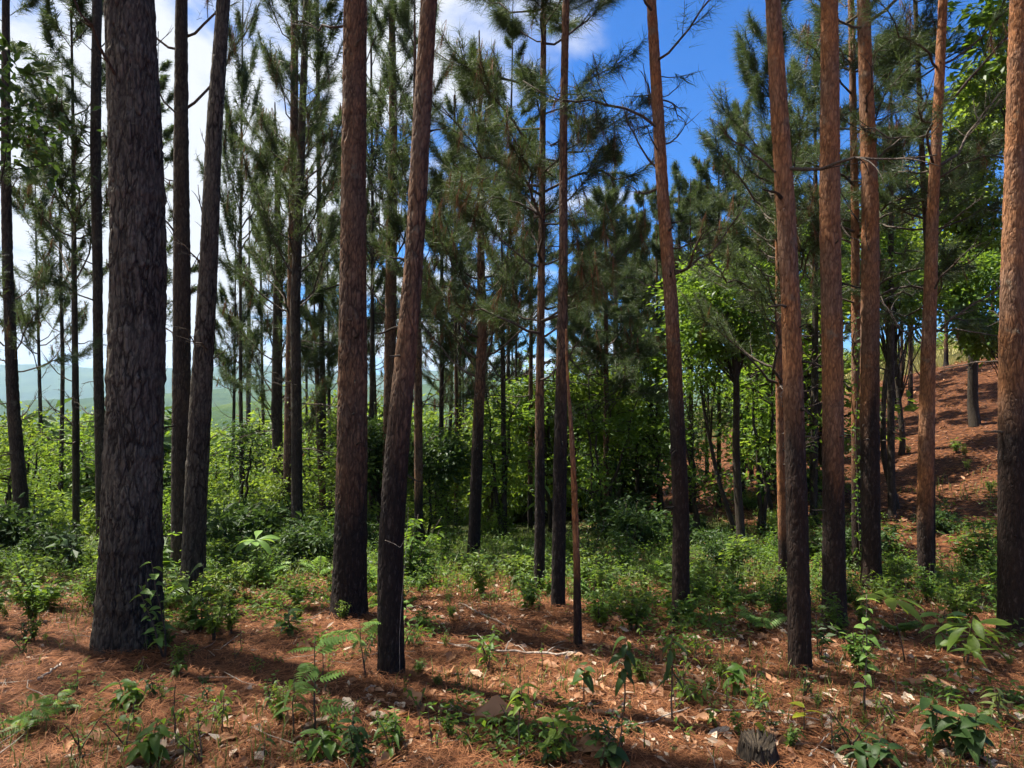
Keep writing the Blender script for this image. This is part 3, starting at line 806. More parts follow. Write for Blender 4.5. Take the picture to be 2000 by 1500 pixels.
# --- farther rows of pines
FAR = 'distant sunlit pine with a feathery pale green crown'
fi = 0; FARS = []; LFARS = []
for px, Y, top in ((1150, 42, 470), (1205, 46, 400), (1247, 50, 365), (1290, 44, 420), (1345, 40, 350), (1395, 46, 400), (1440, 42, 440), (1480, 52, 420), (1120, 55, 520), (1580, 48, 400), (1640, 44, 380), (1740, 46, 360), (1780, 50, 330), (1880, 48, 300), (1000, 48, 560), (950, 44, 600)):
    X = (px - 1000) / F * Y; g = gz(X, Y)
    h = CAMZ + (HOR - top) / F * Y - g
    if fi >= 5:
        src, h0 = FARS[fi % 5]
        copy_thing(src, (X, Y, g), rng.uniform(0, 6.28), (rng.uniform(.85, 1.2), rng.uniform(.85, 1.2), h / h0)); fi += 1
        continue
    fi += 1
    fo_ = pine([(800, px, 9), (700, px, 8)], FAR, Y=Y, height=h, mat='bark_dark', char_h=0, crown=(h * .22, h * .99), n=44, blen=(.4, 2.9), styles=('mid', 'up', 'flat'), tufts=30, nlen=.30, group='distant pines')
    FARS.append((fo_[0], h))
LFAR = 'backlit thin pine with sparse wispy branches above the valley'
for px, Y, top in ((455, 24, 430), (515, 27, 330), (645, 22, 420), (660, 30, 200), (735, 24, 380), (600, 33, 150), (700, 20, 300), (880, 26, 330), (905, 34, 420), (120, 20, 120), (80, 26, 260), (300, 22, 60), (470, 19, -120), (630, 18, -200), (725, 17, -150), (990, 24, -20), (150, 15, -200)):
    X = (px - 1000) / F * Y; g = gz(X, Y)
    h = CAMZ + (HOR - top) / F * Y - g
    li = len(LFARS)
    if li >= 6:
        src, h0 = LFARS[li % 6]
        copy_thing(src, (X, Y, g), rng.uniform(0, 6.28), (rng.uniform(.8, 1.25), rng.uniform(.8, 1.25), h / h0)); LFARS.append(None)
        continue
    fo_ = pine([(900, px, 190 / Y), (400, px + rng.uniform(-12, 12), 110 / Y)], LFAR, Y=Y, height=h, mat='bark_dark', char_h=.3, crown=(h * .38, h * .99), n=30, blen=(.4, 1.9), styles=('up', 'mid', 'up'), tufts=20, nlen=.19, dead=6, dead_z=(h * .15, h * .4), group='wispy pines above the valley')
    LFARS.append((fo_[0], h))

# ------------------------------------------------------------------ broadleaf trees and shrubs
def clump_leaves(acc, centres, per, rad, L_, rr, up=.6):
    n = len(centres) * per
    C = np.repeat(centres, per, 0)
    off = rr.normal(size=(n, 3)) * rad * np.array((1, 1, .62))
    C = C + off
    out = unit(off + rr.normal(size=(n, 3)) * rad * .6)
    D = out + np.array((0, 0, -.15)); N_ = rr.normal(size=(n, 3)) * .55 + np.array((0, 0, up)) + out * .3
    ln = L_ * rr.uniform(.65, 1.25, n)
    v, t = leaf_cloud(C, D, N_, ln, ln * rr.uniform(.38, .55, n))
    tint = np.repeat(np.repeat(rr.random(len(centres)), per) * .5 + rr.random(n) * .5, 4)
    acc.add(v, t, tint)
def crown_points(n, size, rr, hollow=.45):
    d = unit(rr.normal(size=(n * 2, 3)))
    k = rr.uniform(hollow, 1, (n * 2, 1)) ** .7
    p = d * k * np.array(size)
    lump = fbm(p * 1.2 + rr.random() * 30, 2)
    return p[np.argsort(-lump)][:n]
SHRUB = {}
def shrub_variant(kind, k):
    key = (kind, k)
    if key in SHRUB: return SHRUB[key]
    rr = np.random.default_rng(900 + 13 * k + 100 * len(kind))
    w, h = rr.uniform(.75, 1.1), rr.uniform(.9, 1.25)        # half width, height in metres
    A = Acc(); St = Acc()
    Ln = {'glossy': .15, 'fine': .075, 'bright': .105}[kind]
    for sidx in range(24):
        az = rr.uniform(0, 6.28); hh = h * rr.uniform(.35, 1.15) ; sp = w * rr.uniform(.15, 1.05)
        q = np.linspace(0, 1, 8)
        d = np.array((math.cos(az), math.sin(az), 0))
        T = np.outer(q ** 1.5, d * sp) + np.outer(q - .22 * q ** 3, (0, 0, hh * 1.2)) + np.cumsum(rr.normal(0, .022, (8, 3)), 0)
        T += d * .06; T[0, 2] = -.1
        St.add(*tube(T, np.linspace(.018, .004, 8), 4))
        m = int(rr.integers(3, 8))
        tt = rr.uniform(.35, 1.0, m)
        C = np.stack([np.interp(tt, q, T[:, i]) for i in range(3)], 1) + rr.normal(0, .05, (m, 3))
        clump_leaves(A, C, int(rr.integers(10, 22)) if kind != 'fine' else 26, rr.uniform(.06, .15), Ln * rr.uniform(.7, 1.25), rr, .5)
    mat = {'glossy': 'leaf_dark', 'fine': 'leaf_mid', 'bright': 'leaf_bright'}[kind]
    SHRUB[key] = (A.mesh('foliage', mat, smooth=False), St.mesh('stem', 'twig', 'plate'))
    return SHRUB[key]
def shrub(x, y, s, kind, label, group, sz=1.0, z=None):
    k = int(rng.integers(6))
    fo, st = shrub_variant(kind, k)
    o = thing('shrub', (x, y, (gz(x, y) if z is None else z) - .05), label, 'shrub', group)
    o.rotation_euler.z = rng.uniform(0, 6.28)
    o.scale = (s, s, s * sz)
    link('foliage', fo, o); link('stem', st, o)
    return o
def put_shrub(px, top, Y, kind, label, group, wide=1.0):
    """shrub standing on the ground at depth Y whose top reaches row `top`"""
    X = (px - 1000) / F * Y; g = gz(X, Y)
    h = max(.5, CAMZ + (HOR - top) / F * Y - g)
    s = h / 1.25 * wide
    return shrub(X, Y, s, kind, label, group, 1 / wide)
BL = {'bright': 'bright yellow-green leafy bush on the slope down to the valley', 'fine': 'fine-leaved mid-green bush on the slope down to the valley', 'glossy': 'dark large-leaved bush on the slope down to the valley'}
for i in range(46):
    px = rng.uniform(-120, 700); Y = rng.uniform(14.5, 34)
    top = 815 + (34 - Y) * 9 + rng.normal(0, 36)
    kd = 'bright' if rng.random() < .68 else ('fine' if rng.random() < .7 else 'glossy')
    put_shrub(px, top, Y, kd, BL[kd], kd + ' bushes above the valley', rng.uniform(.8, 1.3))
CL = {'bright': 'bright yellow-green thicket bush in the hollow behind the pines', 'fine': 'fine-leaved mid-green thicket bush in the hollow behind the pines', 'glossy': 'dark large-leaved thicket bush in the hollow behind the pines'}
for i in range(22):
    px = rng.uniform(660, 1240); Y = rng.uniform(14.5, 30)
    top = 790 + (30 - Y) * 13 + rng.normal(0, 35)
    kd = ('bright', 'fine', 'bright', 'fine', 'glossy', 'fine')[i % 6]
    put_shrub(px, top, Y, kd, CL[kd], kd + ' thicket bushes in the hollow', rng.uniform(.8, 1.2))
RL = {'fine': 'low fine-leaved bush growing on the slope under the pines', 'glossy': 'low dark glossy bush growing on the slope under the pines'}
for i in range(34):
    px = rng.uniform(1330, 2050); Y = rng.uniform(10.5, 20)
    if px > 1640 and Y > 13: continue
    X = (px - 1000) / F * Y
    kd = 'fine' if i % 3 else 'glossy'
    shrub(X, Y, rng.uniform(.35, .75), kd, RL[kd], kd + ' bushes on the slope', rng.uniform(.7, 1))
DL = 'dark glossy-leaved bush between the pine trunks'
for px, py, s in ((440, 1110, .9), (490, 1085, 1.1), (520, 1120, .5), (610, 1110, .7), (410, 1125, .6), (100, 1110, .6), (15, 1100, .9), (700, 1085, .6), (1240, 1080, .8), (1190, 1060, .9), (1310, 1070, .7), (1420, 1110, .5)):
    B = hit(px, py)
    shrub(B.x, B.y, s, 'glossy', DL, 'glossy bushes between trunks', .95)
YL = 'yellow-green bush in full sun beyond the crest of the slope'
for px, Y, top in ((1560, 46, 690), (1600, 50, 680), (1735, 50, 650), (1790, 52, 660), (1830, 55, 640), (1900, 58, 640), (1950, 55, 650), (1990, 52, 650), (1500, 44, 700), (1440, 42, 720), (1660, 52, 670)):
    put_shrub(px, top, Y, 'bright', YL, 'bushes beyond the crest')

def broad_tree(base, Y, trunk_pts, crown_specs, label, mat='leaf_mid', leafL=.12, per=60, trunk_r=.08, bark='bark_dark', n=40, group=None):
    """trunk_pts: (px,py) upwards at depth Y; crown_specs: (px,py,rx_px,rz_px) lobes"""
    P0 = pix(*trunk_pts[0], Y)
    B = Vector((P0.x, Y, gz(P0.x, Y)))
    rr = np.random.default_rng(int(P0.x * 100 + Y * 7) % 9999)
    o = thing('broadleaf_tree', B, label, 'tree', group)
    line = np.array([(0, 0, -.15)] + [tuple(pix(a, b, Y) - B) for a, b in trunk_pts[0:]])
    line[1:, 1] += rr.normal(0, .1, len(line) - 1)
    tt = np.linspace(0, len(line) - 1, 30)
    sm = np.stack([np.interp(tt, np.arange(len(line)), line[:, i]) for i in range(3)], 1)
    for _ in range(3): sm[1:-1] = (sm[:-2] + sm[1:-1] * 2 + sm[2:]) / 4
    tr = Acc(); tr.add(*tube(sm, np.linspace(trunk_r * 1.15, trunk_r * .35, 30), 9))
    A = Acc()
    for px, py, rx, rz in crown_specs:
        c = np.array(pix(px, py, Y) - B); sx, sz_ = rx / F * Y, rz / F * Y
        pts = crown_points(n, (sx, max(sx, .9) * .9, sz_), rr, .25) + c
        clump_leaves(A, pts, int(per * .7), .15 + .09 * sx, leafL * 1.08, rr)
        st = sm[int(rr.integers(14, 29))]
        for p in pts[::6]:
            q = np.linspace(0, 1, 7)[:, None]
            T = st + (p - st) * q + np.array((0, 0, .3)) * (q - q * q) + rr.normal(0, .05, (7, 3)) * q
            tr.add(*tube(T, np.linspace(trunk_r * .24, .006, 7), 5))
    link('trunk', tr.mesh('trunk', bark, 'plate'), o)
    link('crown', A.mesh('crown', mat, smooth=False), o)
    return o
broad_tree(None, 13.0, [(1449, 1080), (1442, 900), (1435, 740), (1425, 620), (1400, 560)], [(1400, 560, 70, 70), (1440, 640, 60, 60), (1370, 640, 45, 60), (1460, 530, 45, 45)], 'dark-stemmed broadleaf tree with open glossy crown beside the bowed pine', 'leaf_mid', .13, 44, .09)
broad_tree(None, 14.0, [(1440, 1060), (1400, 930), (1375, 800), (1360, 700)], [(1365, 720, 45, 60), (1340, 560, 40, 60)], 'crooked dark sapling tree leaning away from the dark-stemmed tree', 'leaf_mid', .11, 34, .06)
broad_tree(None, 15.0, [(1770, 1090), (1752, 980), (1728, 900), (1722, 780), (1740, 690), (1762, 640)], [(1770, 590, 60, 50), (1690, 560, 50, 60), (1720, 500, 50, 50)], 'crooked black-stemmed broadleaf tree curving behind the orange-red pine', 'leaf_mid', .12, 46, .085)
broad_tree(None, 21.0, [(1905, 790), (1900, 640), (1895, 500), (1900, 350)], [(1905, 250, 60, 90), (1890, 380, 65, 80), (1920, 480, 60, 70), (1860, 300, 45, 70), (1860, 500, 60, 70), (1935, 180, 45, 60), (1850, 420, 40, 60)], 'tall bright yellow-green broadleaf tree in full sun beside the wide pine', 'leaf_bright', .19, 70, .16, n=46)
broad_tree(None, 17.0, [(2010, 900), (2000, 740), (1985, 600)], [(1890, 600, 55, 45), (1930, 650, 45, 40), (1860, 560, 40, 40), (1920, 540, 45, 40)], 'low spreading glossy broadleaf tree on the crest of the red slope', 'leaf_mid', .15, 50, .08)
broad_tree(None, 19.0, [(1590, 900), (1585, 760), (1580, 600)], [(1580, 560, 60, 60), (1640, 520, 55, 60), (1600, 470, 50, 50), (1660, 590, 45, 50)], 'dense mid-green broadleaf tree between the reddish pines', 'leaf_mid', .14, 60, .1)
broad_tree(None, 20.0, [(1760, 860), (1755, 700), (1750, 560)], [(1750, 500, 55, 60), (1790, 560, 45, 50), (1720, 440, 45, 50)], 'dense broadleaf tree behind the crooked black-stemmed tree', 'leaf_bright', .14, 56, .09)
broad_tree(None, 18.5, [(1290, 990), (1280, 860), (1262, 760)], [(1260, 740, 50, 60), (1300, 680, 55, 55), (1225, 790, 50, 60), (1265, 850, 55, 60)], 'broadleaf tree with several thin stems above the sunlit needle patch', 'leaf_mid', .12, 52, .07)
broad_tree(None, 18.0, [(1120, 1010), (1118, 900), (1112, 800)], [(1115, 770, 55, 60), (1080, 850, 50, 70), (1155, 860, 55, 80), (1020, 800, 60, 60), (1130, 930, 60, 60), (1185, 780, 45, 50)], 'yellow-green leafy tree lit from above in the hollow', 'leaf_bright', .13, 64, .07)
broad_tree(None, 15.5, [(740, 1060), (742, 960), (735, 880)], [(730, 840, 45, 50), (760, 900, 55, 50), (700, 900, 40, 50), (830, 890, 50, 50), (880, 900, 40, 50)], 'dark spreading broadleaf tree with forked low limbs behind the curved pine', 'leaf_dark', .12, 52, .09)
broad_tree(None, 19.0, [(960, 1040), (962, 940), (965, 880)], [(960, 840, 60, 55), (1000, 900, 55, 55), (910, 900, 40, 55)], 'leafy green tree in the hollow behind the long-branched pine', 'leaf_bright', .12, 56, .06)
broad_tree(None, 7.0, [(-160, 1150), (-150, 800), (-140, 400), (-130, 250)], [(12, 160, 48, 30), (-40, 120, 60, 50), (22, 225, 40, 22), (5, 280, 30, 25), (-60, 210, 60, 70)], 'broadleaf tree hanging fresh green leaves in front of the valley sky', 'leaf_dark', .13, 12, .05, n=12)
broad_tree(None, 9.0, [(2120, 1150), (2110, 700), (2060, 250)], [(1945, 130, 26, 55), (1935, 30, 30, 30), (1990, 60, 30, 50)], 'broadleaf tree reaching a leafy bough past the wide black-footed pine', 'leaf_mid', .15, 26, .07, n=18)
for px, Y, top, rx in ((180, 40, 800, 70), (100, 46, 815, 70), (30, 42, 830, 60), (370, 44, 815, 60), (450, 40, 830, 60), (600, 44, 800, 60), (260, 50, 810, 60), (530, 50, 810, 60), (700, 46, 780, 60), (820, 44, 790, 50), (-60, 44, 820, 60)):
    X = (px - 1000) / F * Y; g = gz(X, Y); gp = HOR + (CAMZ - g) / Y * F
    broad_tree(None, Y, [(px, gp - 5), (px + 4, (gp + top) / 2), (px, top + 40)], [(px, top + 45, rx, 45), (px - rx * .6, top + 75, rx * .7, 45), (px + rx * .6, top + 70, rx * .7, 45), (px, top + 120, rx * 1.1, 60)], 'round sunlit broadleaf tree on the valley side', 'leaf_bright', .26, 46, .12, n=34, group='round trees on the valley side')

# irregular young broadleaf trees of the understory
UND = {}
def sapling_tree(px, Y, top, mat, label, group):
    X = (px - 1000) / F * Y; g = gz(X, Y); H = max(1.6, CAMZ + (HOR - top) / F * Y - g)
    key = (mat, int(rng.integers(4)))
    if key not in UND:
        rr = np.random.default_rng(7000 + key[1] * 3 + len(mat)); A = Acc(); St = Acc()
        for sidx in range(int(rr.integers(2, 4))):
            az = rr.uniform(0, 6.28); q = np.linspace(0, 1, 14); d = np.array((math.cos(az), math.sin(az), 0)); hh = rr.uniform(.75, 1)
            T = np.outer(q ** 1.3, d * rr.uniform(.05, .22)) + np.outer(q, (0, 0, hh)) + np.cumsum(rr.normal(0, .009, (14, 3)), 0)
            T[0] = d * .01; T[0, 2] = -.03
            St.add(*tube(T, np.linspace(.014, .003, 14), 6))
            for b_ in range(13):
                f = rr.uniform(.28, 1); p = np.array([np.interp(f, q, T[:, i]) for i in range(3)]); a2 = rr.uniform(0, 6.28)
                ln = rr.uniform(.10, .30) * (1.2 - .7 * f); e = np.linspace(0, 1, 6)[:, None]
                U = p + np.array((math.cos(a2), math.sin(a2), rr.uniform(-.05, .7))) * ln * e + np.array((0, 0, -.05)) * e * e + rr.normal(0, .006, (6, 3)) * e
                St.add(*tube(U, np.linspace(.005, .0015, 6), 4))
                clump_leaves(A, U[[3, 5]] + rr.normal(0, .015, (2, 3)), int(rr.integers(14, 30)), rr.uniform(.025, .05), rr.uniform(.026, .040), rr, .5)
        UND[key] = (A.mesh('crown', mat, smooth=False), St.mesh('trunk', 'bark_dark', 'plate'))
    o = thing('young_tree', (X, Y, g), label, 'tree', group)
    o.rotation_euler.z = rng.uniform(0, 6.28); k = rng.uniform(.9, 1.3); o.scale = (H * k, H * k, H)
    link('crown', UND[key][0], o); link('trunk', UND[key][1], o)
UL = {'leaf_bright': ('yellow-green young broadleaf tree with thin dark stems in the understory', 'yellow-green young trees'), 'leaf_mid': ('mid-green young broadleaf tree with thin dark stems in the understory', 'mid-green young trees'), 'leaf_dark': ('dark green young broadleaf tree with thin dark stems in the understory', 'dark young trees')}
for i in range(34):
    px = (rng.uniform(640, 1340), rng.uniform(1180, 1520), rng.uniform(1380, 1630), rng.uniform(420, 700))[(0, 1, 0, 2, 0, 1, 3)[i % 7]]
    Y = rng.uniform(13.5, 26) if px < 1500 else rng.uniform(15, 24)
    top = rng.normal(np.interp(px, (400, 700, 1000, 1300, 1500, 1800, 1900), (880, 810, 760, 690, 620, 560, 520)), 50)
    m = ('leaf_bright', 'leaf_mid', 'leaf_bright', 'leaf_dark', 'leaf_mid', 'leaf_mid', 'leaf_dark')[int(rng.integers(7))]
    sapling_tree(px, Y, top, m, *UL[m])

LL = {'leaf_bright': ('yellow-green young broadleaf tree among the bushes above the valley', 'yellow-green young trees above the valley'), 'leaf_mid': ('mid-green young broadleaf tree among the bushes above the valley', 'mid-green young trees above the valley')}
for i in range(20):
    px = (rng.uniform(-60, 190), rng.uniform(400, 680))[i % 2]
    m = ('leaf_bright', 'leaf_mid', 'leaf_mid')[i % 3]
    sapling_tree(px, rng.uniform(13.5, 27), rng.normal(850, 38), m, *LL[m])

# distant forest canopy falling to the valley: a mass nobody could count
fx = rng.uniform(-170, 60, 2600); fy = rng.uniform(60, 230, 2600)
ok = fx < fy * .12
fx, fy = fx[ok], fy[ok]
fz = ground(fx, fy)
A = Acc()
cent = np.stack((fx, fy, fz + rng.uniform(2.0, 5.5, len(fx))), 1)
clump_leaves(A, cent, 16, 1.5, 1.3, rng)
fo = link('distant_forest', A.mesh('distant_forest', 'far_leaf', smooth=False))
fo['kind'] = 'stuff'; fo['label'] = 'sunlit forest canopy falling away to the valley'; fo['category'] = 'forest'

# ------------------------------------------------------------------ leaves of the plants near by
def leaf_template(name, prof, fold=.25, droop=.35, mat='leaf_mid', seg=7, wave=.0):
    """one leaf of length 1 along +x; prof gives the half width along it"""
    t = np.linspace(0, 1, seg)
    w = np.array([prof(a) for a in t])
    z = -droop * t ** 2 + .12 * t
    V = []
    for i in range(seg):
        V += [(t[i], w[i], z[i] + fold * w[i] + wave * math.sin(i * 2.1)), (t[i], 0, z[i]), (t[i], -w[i], z[i] + fold * w[i] + wave * math.cos(i * 1.7))]
    T = []
    for i in range(seg - 1):
        a = i * 3
        for j in (0, 1):
            T += [(a + j, a + 3 + j, a + 4 + j), (a + j, a + 4 + j, a + 1 + j)]
    return make_mesh(name, np.array(V), np.array(T), mat, {'tint': rng.uniform(.2, .9) * np.ones(len(V)) * .7 + .3 * rng.random(len(V))})
ovate = lambda a: .21 * math.sin(math.pi * a ** .75) ** .8 if 0 < a < 1 else .004
heart = lambda a: .33 * math.sin(math.pi * a ** .6) ** .75 if 0 < a < 1 else .004
lance = lambda a: .13 * math.sin(math.pi * a ** .85) if 0 < a < 1 else .004
obov = lambda a: .17 * math.sin(math.pi * a ** 1.7) ** .9 if 0 < a < 1 else .006
LT = {}
def leaf_mesh(kind, mat):
    k = int(rng.integers(3))
    key = (kind, mat, k)
    if key not in LT:
        if kind == 'pinnate':
            A = Acc(); q = np.linspace(0, 1, 8)[:, None]
            A.add(*tube(np.array((1, 0, 0)) * q + np.array((0, 0, -.35)) * q * q + np.array((0, 0, .25)) * q, np.linspace(.012, .005, 8), 4))
            m = 9
            tt = np.repeat(np.linspace(.18, .97, m), 2); sd = np.tile((1, -1), m)
            C = np.stack((tt, 0 * tt, .25 * tt - .35 * tt ** 2), 1)
            D = np.stack((.45 + 0 * tt, sd * 1.0, -.25 + 0 * tt), 1); N_ = np.stack((0 * tt, sd * .3, 1 + 0 * tt), 1)
            ln = .36 * np.sin(math.pi * (.22 + .68 * tt)) * rng.uniform(.85, 1.15, len(tt))
            A.add(*leaf_cloud(C, D, N_, ln, ln * .36), np.repeat(rng.uniform(.2, .9, len(tt)), 4))
            LT[key] = A.mesh('leaf', mat, smooth=False)
        else:
            LT[key] = leaf_template('leaf', {'ovate': ovate, 'heart': heart, 'lance': lance, 'obov': obov}[kind], .2 + .15 * k, (.25, .5, .8)[k], mat)
    return LT[key]
def orient(p, d, L_, roll=0.0):
    d = Vector(d).normalized()
    s = Vector((0, 0, 1)).cross(d)
    if s.length < .05: s = Vector((1, 0, 0))
    s.normalize(); n = d.cross(s)
    M = Matrix((( d.x, s.x, n.x, p[0]), (d.y, s.y, n.y, p[1]), (d.z, s.z, n.z, p[2]), (0, 0, 0, 1)))
    return M @ Matrix.Rotation(roll, 4, 'X') @ Matrix.Diagonal((L_, L_, L_, 1))
def herb(B, H, L_, kind, mat, nleaf, label, group=None, nstem=1, lean=(0, 0), arrange='spiral', start=.3, drop=.2, name='sapling', cat='plant', stem_mat='twig', spread=.25):
    o = thing(name, B, label, cat, group)
    for sidx in range(nstem):
        a0 = rng.uniform(0, 6.28)
        tip = np.array((lean[0] + (spread * H * math.cos(a0) if nstem > 1 else 0), lean[1] + (spread * H * math.sin(a0) if nstem > 1 else 0), H * (rng.uniform(.6, 1.05) if nstem > 1 else 1)))
        q = np.linspace(0, 1, 8)
        P_ = np.outer(q ** 1.3, (tip[0], tip[1], 0)) + np.outer(q, (0, 0, tip[2])) + np.cumsum(rng.normal(0, .012 * H, (8, 3)), 0) * np.array((1, 1, 0))
        P_[0] = (0, 0, -.03)
        v, t = tube(P_, np.linspace(.006, .002, 8) * (.6 + H), 5)
        link('stem', make_mesh('stem', v, t, stem_mat, {'plate': np.full(len(v), .6), 'char': np.zeros(len(v)), 'tint': np.full(len(v), .4)}), o)
        az = rng.uniform(0, 6.28)
        for i in range(nleaf):
            if arrange == 'whorl':
                f = 1.0 - .03 * (i % 3); az += 2 * math.pi / nleaf + rng.uniform(-.15, .15); dz = rng.uniform(-.15, .45)
            elif arrange == 'pairs':
                f = start + (1 - start) * (i // 2 + .5) / max(nleaf / 2, 1); az += math.pi if i % 2 else .9 + rng.uniform(-.3, .3); dz = .15 - drop + rng.uniform(-.2, .2)
            else:
                f = start + (1 - start) * (i + .6) / nleaf; az += 2.4 + rng.uniform(-.4, .4); dz = .25 - drop + rng.uniform(-.3, .3)
            p = [np.interp(f, q, P_[:, k]) for k in range(3)]
            link('leaf', leaf_mesh(kind, mat), o, mat=orient(p, (math.cos(az), math.sin(az), dz), L_ * rng.uniform(.7, 1.15), rng.uniform(-.4, .4)))
    return o
def herb_px(px, py, h, leaf, *a, **k):
    B = hit(px, py); s = B.y / F
    if 'lean' in k: k['lean'] = (k['lean'][0] * s, k['lean'][1] * s)
    return herb(B, h * s, leaf * s * .7, *a, **k)

# --- plants that can be told apart
herb_px(322, 1290, 250, 34, 'heart', 'leaf_fresh', 15, 'slender sapling with round pale-lit leaves in front of the thickest trunk', nstem=2, lean=(-10, 0), start=.15, spread=.12)
herb_px(392, 1235, 140, 40, 'heart', 'leaf_mid', 9, 'bushy round-leaved sapling at the foot of the leaning grey pine', nstem=3, start=.2)
herb_px(500, 1140, 85, 66, 'obov', 'leaf_fresh', 8, 'pale rosette plant with long broad leaves in front of dark bushes', arrange='whorl', name='rosette_plant')
herb_px(612, 1440, 190, 105, 'pinnate', 'leaf_fresh', 9, 'sapling with long feathered light green leaves on needle litter', start=.25, drop=.1)
herb_px(575, 1440, 110, 62, 'lance', 'leaf_fresh', 10, 'young plant with toothed light green leaves spreading over dry litter', start=.35)
herb_px(715, 1330, 110, 75, 'pinnate', 'leaf_fresh', 5, 'thin stem with pale fern-like leaves beside the black-footed curved pine', lean=(-10, 0), start=.55)
herb_px(1012, 1490, 150, 46, 'ovate', 'leaf_bright', 11, 'thin upright seedling with a tuft of green leaves at its top', start=.62)
herb_px(1082, 1495, 130, 50, 'ovate', 'leaf_bright', 13, 'leafy seedling with fresh upright leaves next to the bare white stick', start=.1, nstem=2, spread=.15)
herb_px(1218, 1400, 150, 52, 'ovate', 'leaf_dark', 14, 'dark seedling with drooping leaves between the snag and the bowed pine', start=.45, drop=.9)
herb_px(1312, 1420, 170, 56, 'lance', 'leaf_dark', 15, 'taller dark seedling with hanging narrow leaves below the bowed pine', start=.5, drop=1.1)
herb_px(1140, 1375, 75, 44, 'heart', 'leaf_dark', 7, 'dark round-leaved seedling under the broken snag', start=.5, drop=.5)
herb_px(1352, 1375, 46, 42, 'obov', 'leaf_bright', 9, 'bright green leafy clump glowing in a patch of sun', nstem=4, start=.2, spread=.5, name='leafy_clump')
herb_px(1432, 1360, 50, 44, 'heart', 'leaf_mid', 8, 'small round-leaved plant beside the bright leafy clump', nstem=2, start=.4)
herb_px(1385, 1240, 60, 40, 'lance', 'leaf_bright', 8, 'small bright star-shaped seedling at the foot of the bowed pine', arrange='whorl')
herb_px(1473, 1450, 30, 46, 'ovate', 'leaf_yellow', 1, 'single yellow leaf standing upright on a short stalk', arrange='whorl', name='yellow_seedling')
herb_px(1570, 1440, 55, 50, 'ovate', 'leaf_yellow', 4, 'seedling with a few glowing yellow-green leaves on a thin stalk', start=.5)
herb_px(1195, 1500, 40, 60, 'heart', 'leaf_dark', 7, 'grey-green broad-leaved seedling growing beside the bare white stick', arrange='spiral', start=.2)
herb_px(1690, 1400, 215, 34, 'heart', 'leaf_fresh', 20, 'tall leaning climber with pairs of pale heart-shaped leaves', arrange='pairs', start=.2, lean=(40, 60), name='climbing_plant')
herb_px(1768, 1290, 120, 78, 'obov', 'leaf_bright', 8, 'lone plant with a fan of large light green leaves on a bent stalk', lean=(-30, 0), arrange='whorl', name='large_leaved_plant')
herb_px(1830, 1265, 105, 60, 'obov', 'leaf_fresh', 8, 'large-leaved plant standing between the fan-leaved plant and the black-footed pine', nstem=2, start=.3, name='large_leaved_plant')
herb_px(1885, 1300, 130, 84, 'obov', 'leaf_bright', 9, 'tallest large-leaved plant, fully lit, beside the black-footed wide pine', nstem=2, spread=.15, start=.45, name='large_leaved_plant')
herb_px(1900, 1330, 55, 56, 'lance', 'leaf_bright', 6, 'low light green rosette under the tallest large-leaved plant', arrange='whorl', name='rosette_plant')
herb_px(1850, 1470, 120, 62, 'ovate', 'leaf_dark', 12, 'dark blurry-leaved sapling over sunlit pale litter', nstem=2, start=.35, drop=.4)
herb_px(1905, 1490, 100, 54, 'heart', 'leaf_dark', 8, 'dark broad-leaved bushy sapling at the edge of the needle litter', nstem=3, start=.3)
herb_px(1955, 1420, 90, 52, 'lance', 'grass', 10, 'dull green sapling with narrow leaves on red needles', nstem=2, start=.2)
herb_px(1700, 1500, 60, 60, 'ovate', 'leaf_dark', 9, 'low dark sapling with pointed leaves near the rotten stump', nstem=3, start=.3, spread=.5)
herb_px(290, 1495, 95, 60, 'ovate', 'leaf_mid', 12, 'green seedling with broad veined leaves near two big dry leaves', nstem=2, start=.3)
herb_px(345, 1460, 120, 36, 'lance', 'leaf_mid', 10, 'thin straight seedling beside the big orange dry leaf', start=.4)
herb_px(245, 1390, 75, 54, 'ovate', 'leaf_mid', 8, 'low seedling with one big grey-green leaf below the thickest trunk', nstem=2, start=.3)
herb_px(55, 1440, 60, 70, 'pinnate', 'leaf_mid', 6, 'small fern-leaved plant on the litter left of the thickest trunk', nstem=2, start=.3)
herb_px(110, 1395, 45, 60, 'pinnate', 'leaf_mid', 6, 'flat fern-leaved seedling uphill of the small fern-leaved plant', nstem=2, start=.3)
herb_px(700, 1490, 105, 42, 'ovate', 'leaf_dark', 12, 'dark bushy seedling with oval leaves in front of the curved pine', nstem=3, start=.2)
herb_px(765, 1480, 80, 50, 'lance', 'leaf_mid', 12, 'green narrow-leaved seedling beside the dark bushy seedling', nstem=2, start=.2)
herb_px(640, 1495, 70, 50, 'ovate', 'leaf_mid', 8, 'broad-leaved seedling in front of the feathered sapling', nstem=2, start=.3)
herb_px(955, 1310, 90, 36, 'lance', 'leaf_mid', 12, 'thin weed with small narrow leaves beside the bare fallen branch', nstem=3, start=.2)
herb_px(790, 1270, 90, 26, 'ovate', 'leaf_fresh', 12, 'light green trailing weed just behind the curved pine', nstem=3, start=.2, spread=.6)
herb_px(1052, 1060, 130, 42, 'heart', 'leaf_fresh', 8, 'pale broad-leaved creeper against the densest-crowned pine', start=.45, name='climbing_plant')
herb_px(565, 1240, 65, 40, 'ovate', 'leaf_dark', 9, 'small dark plant on open red litter behind the feathered sapling', nstem=2, start=.2)

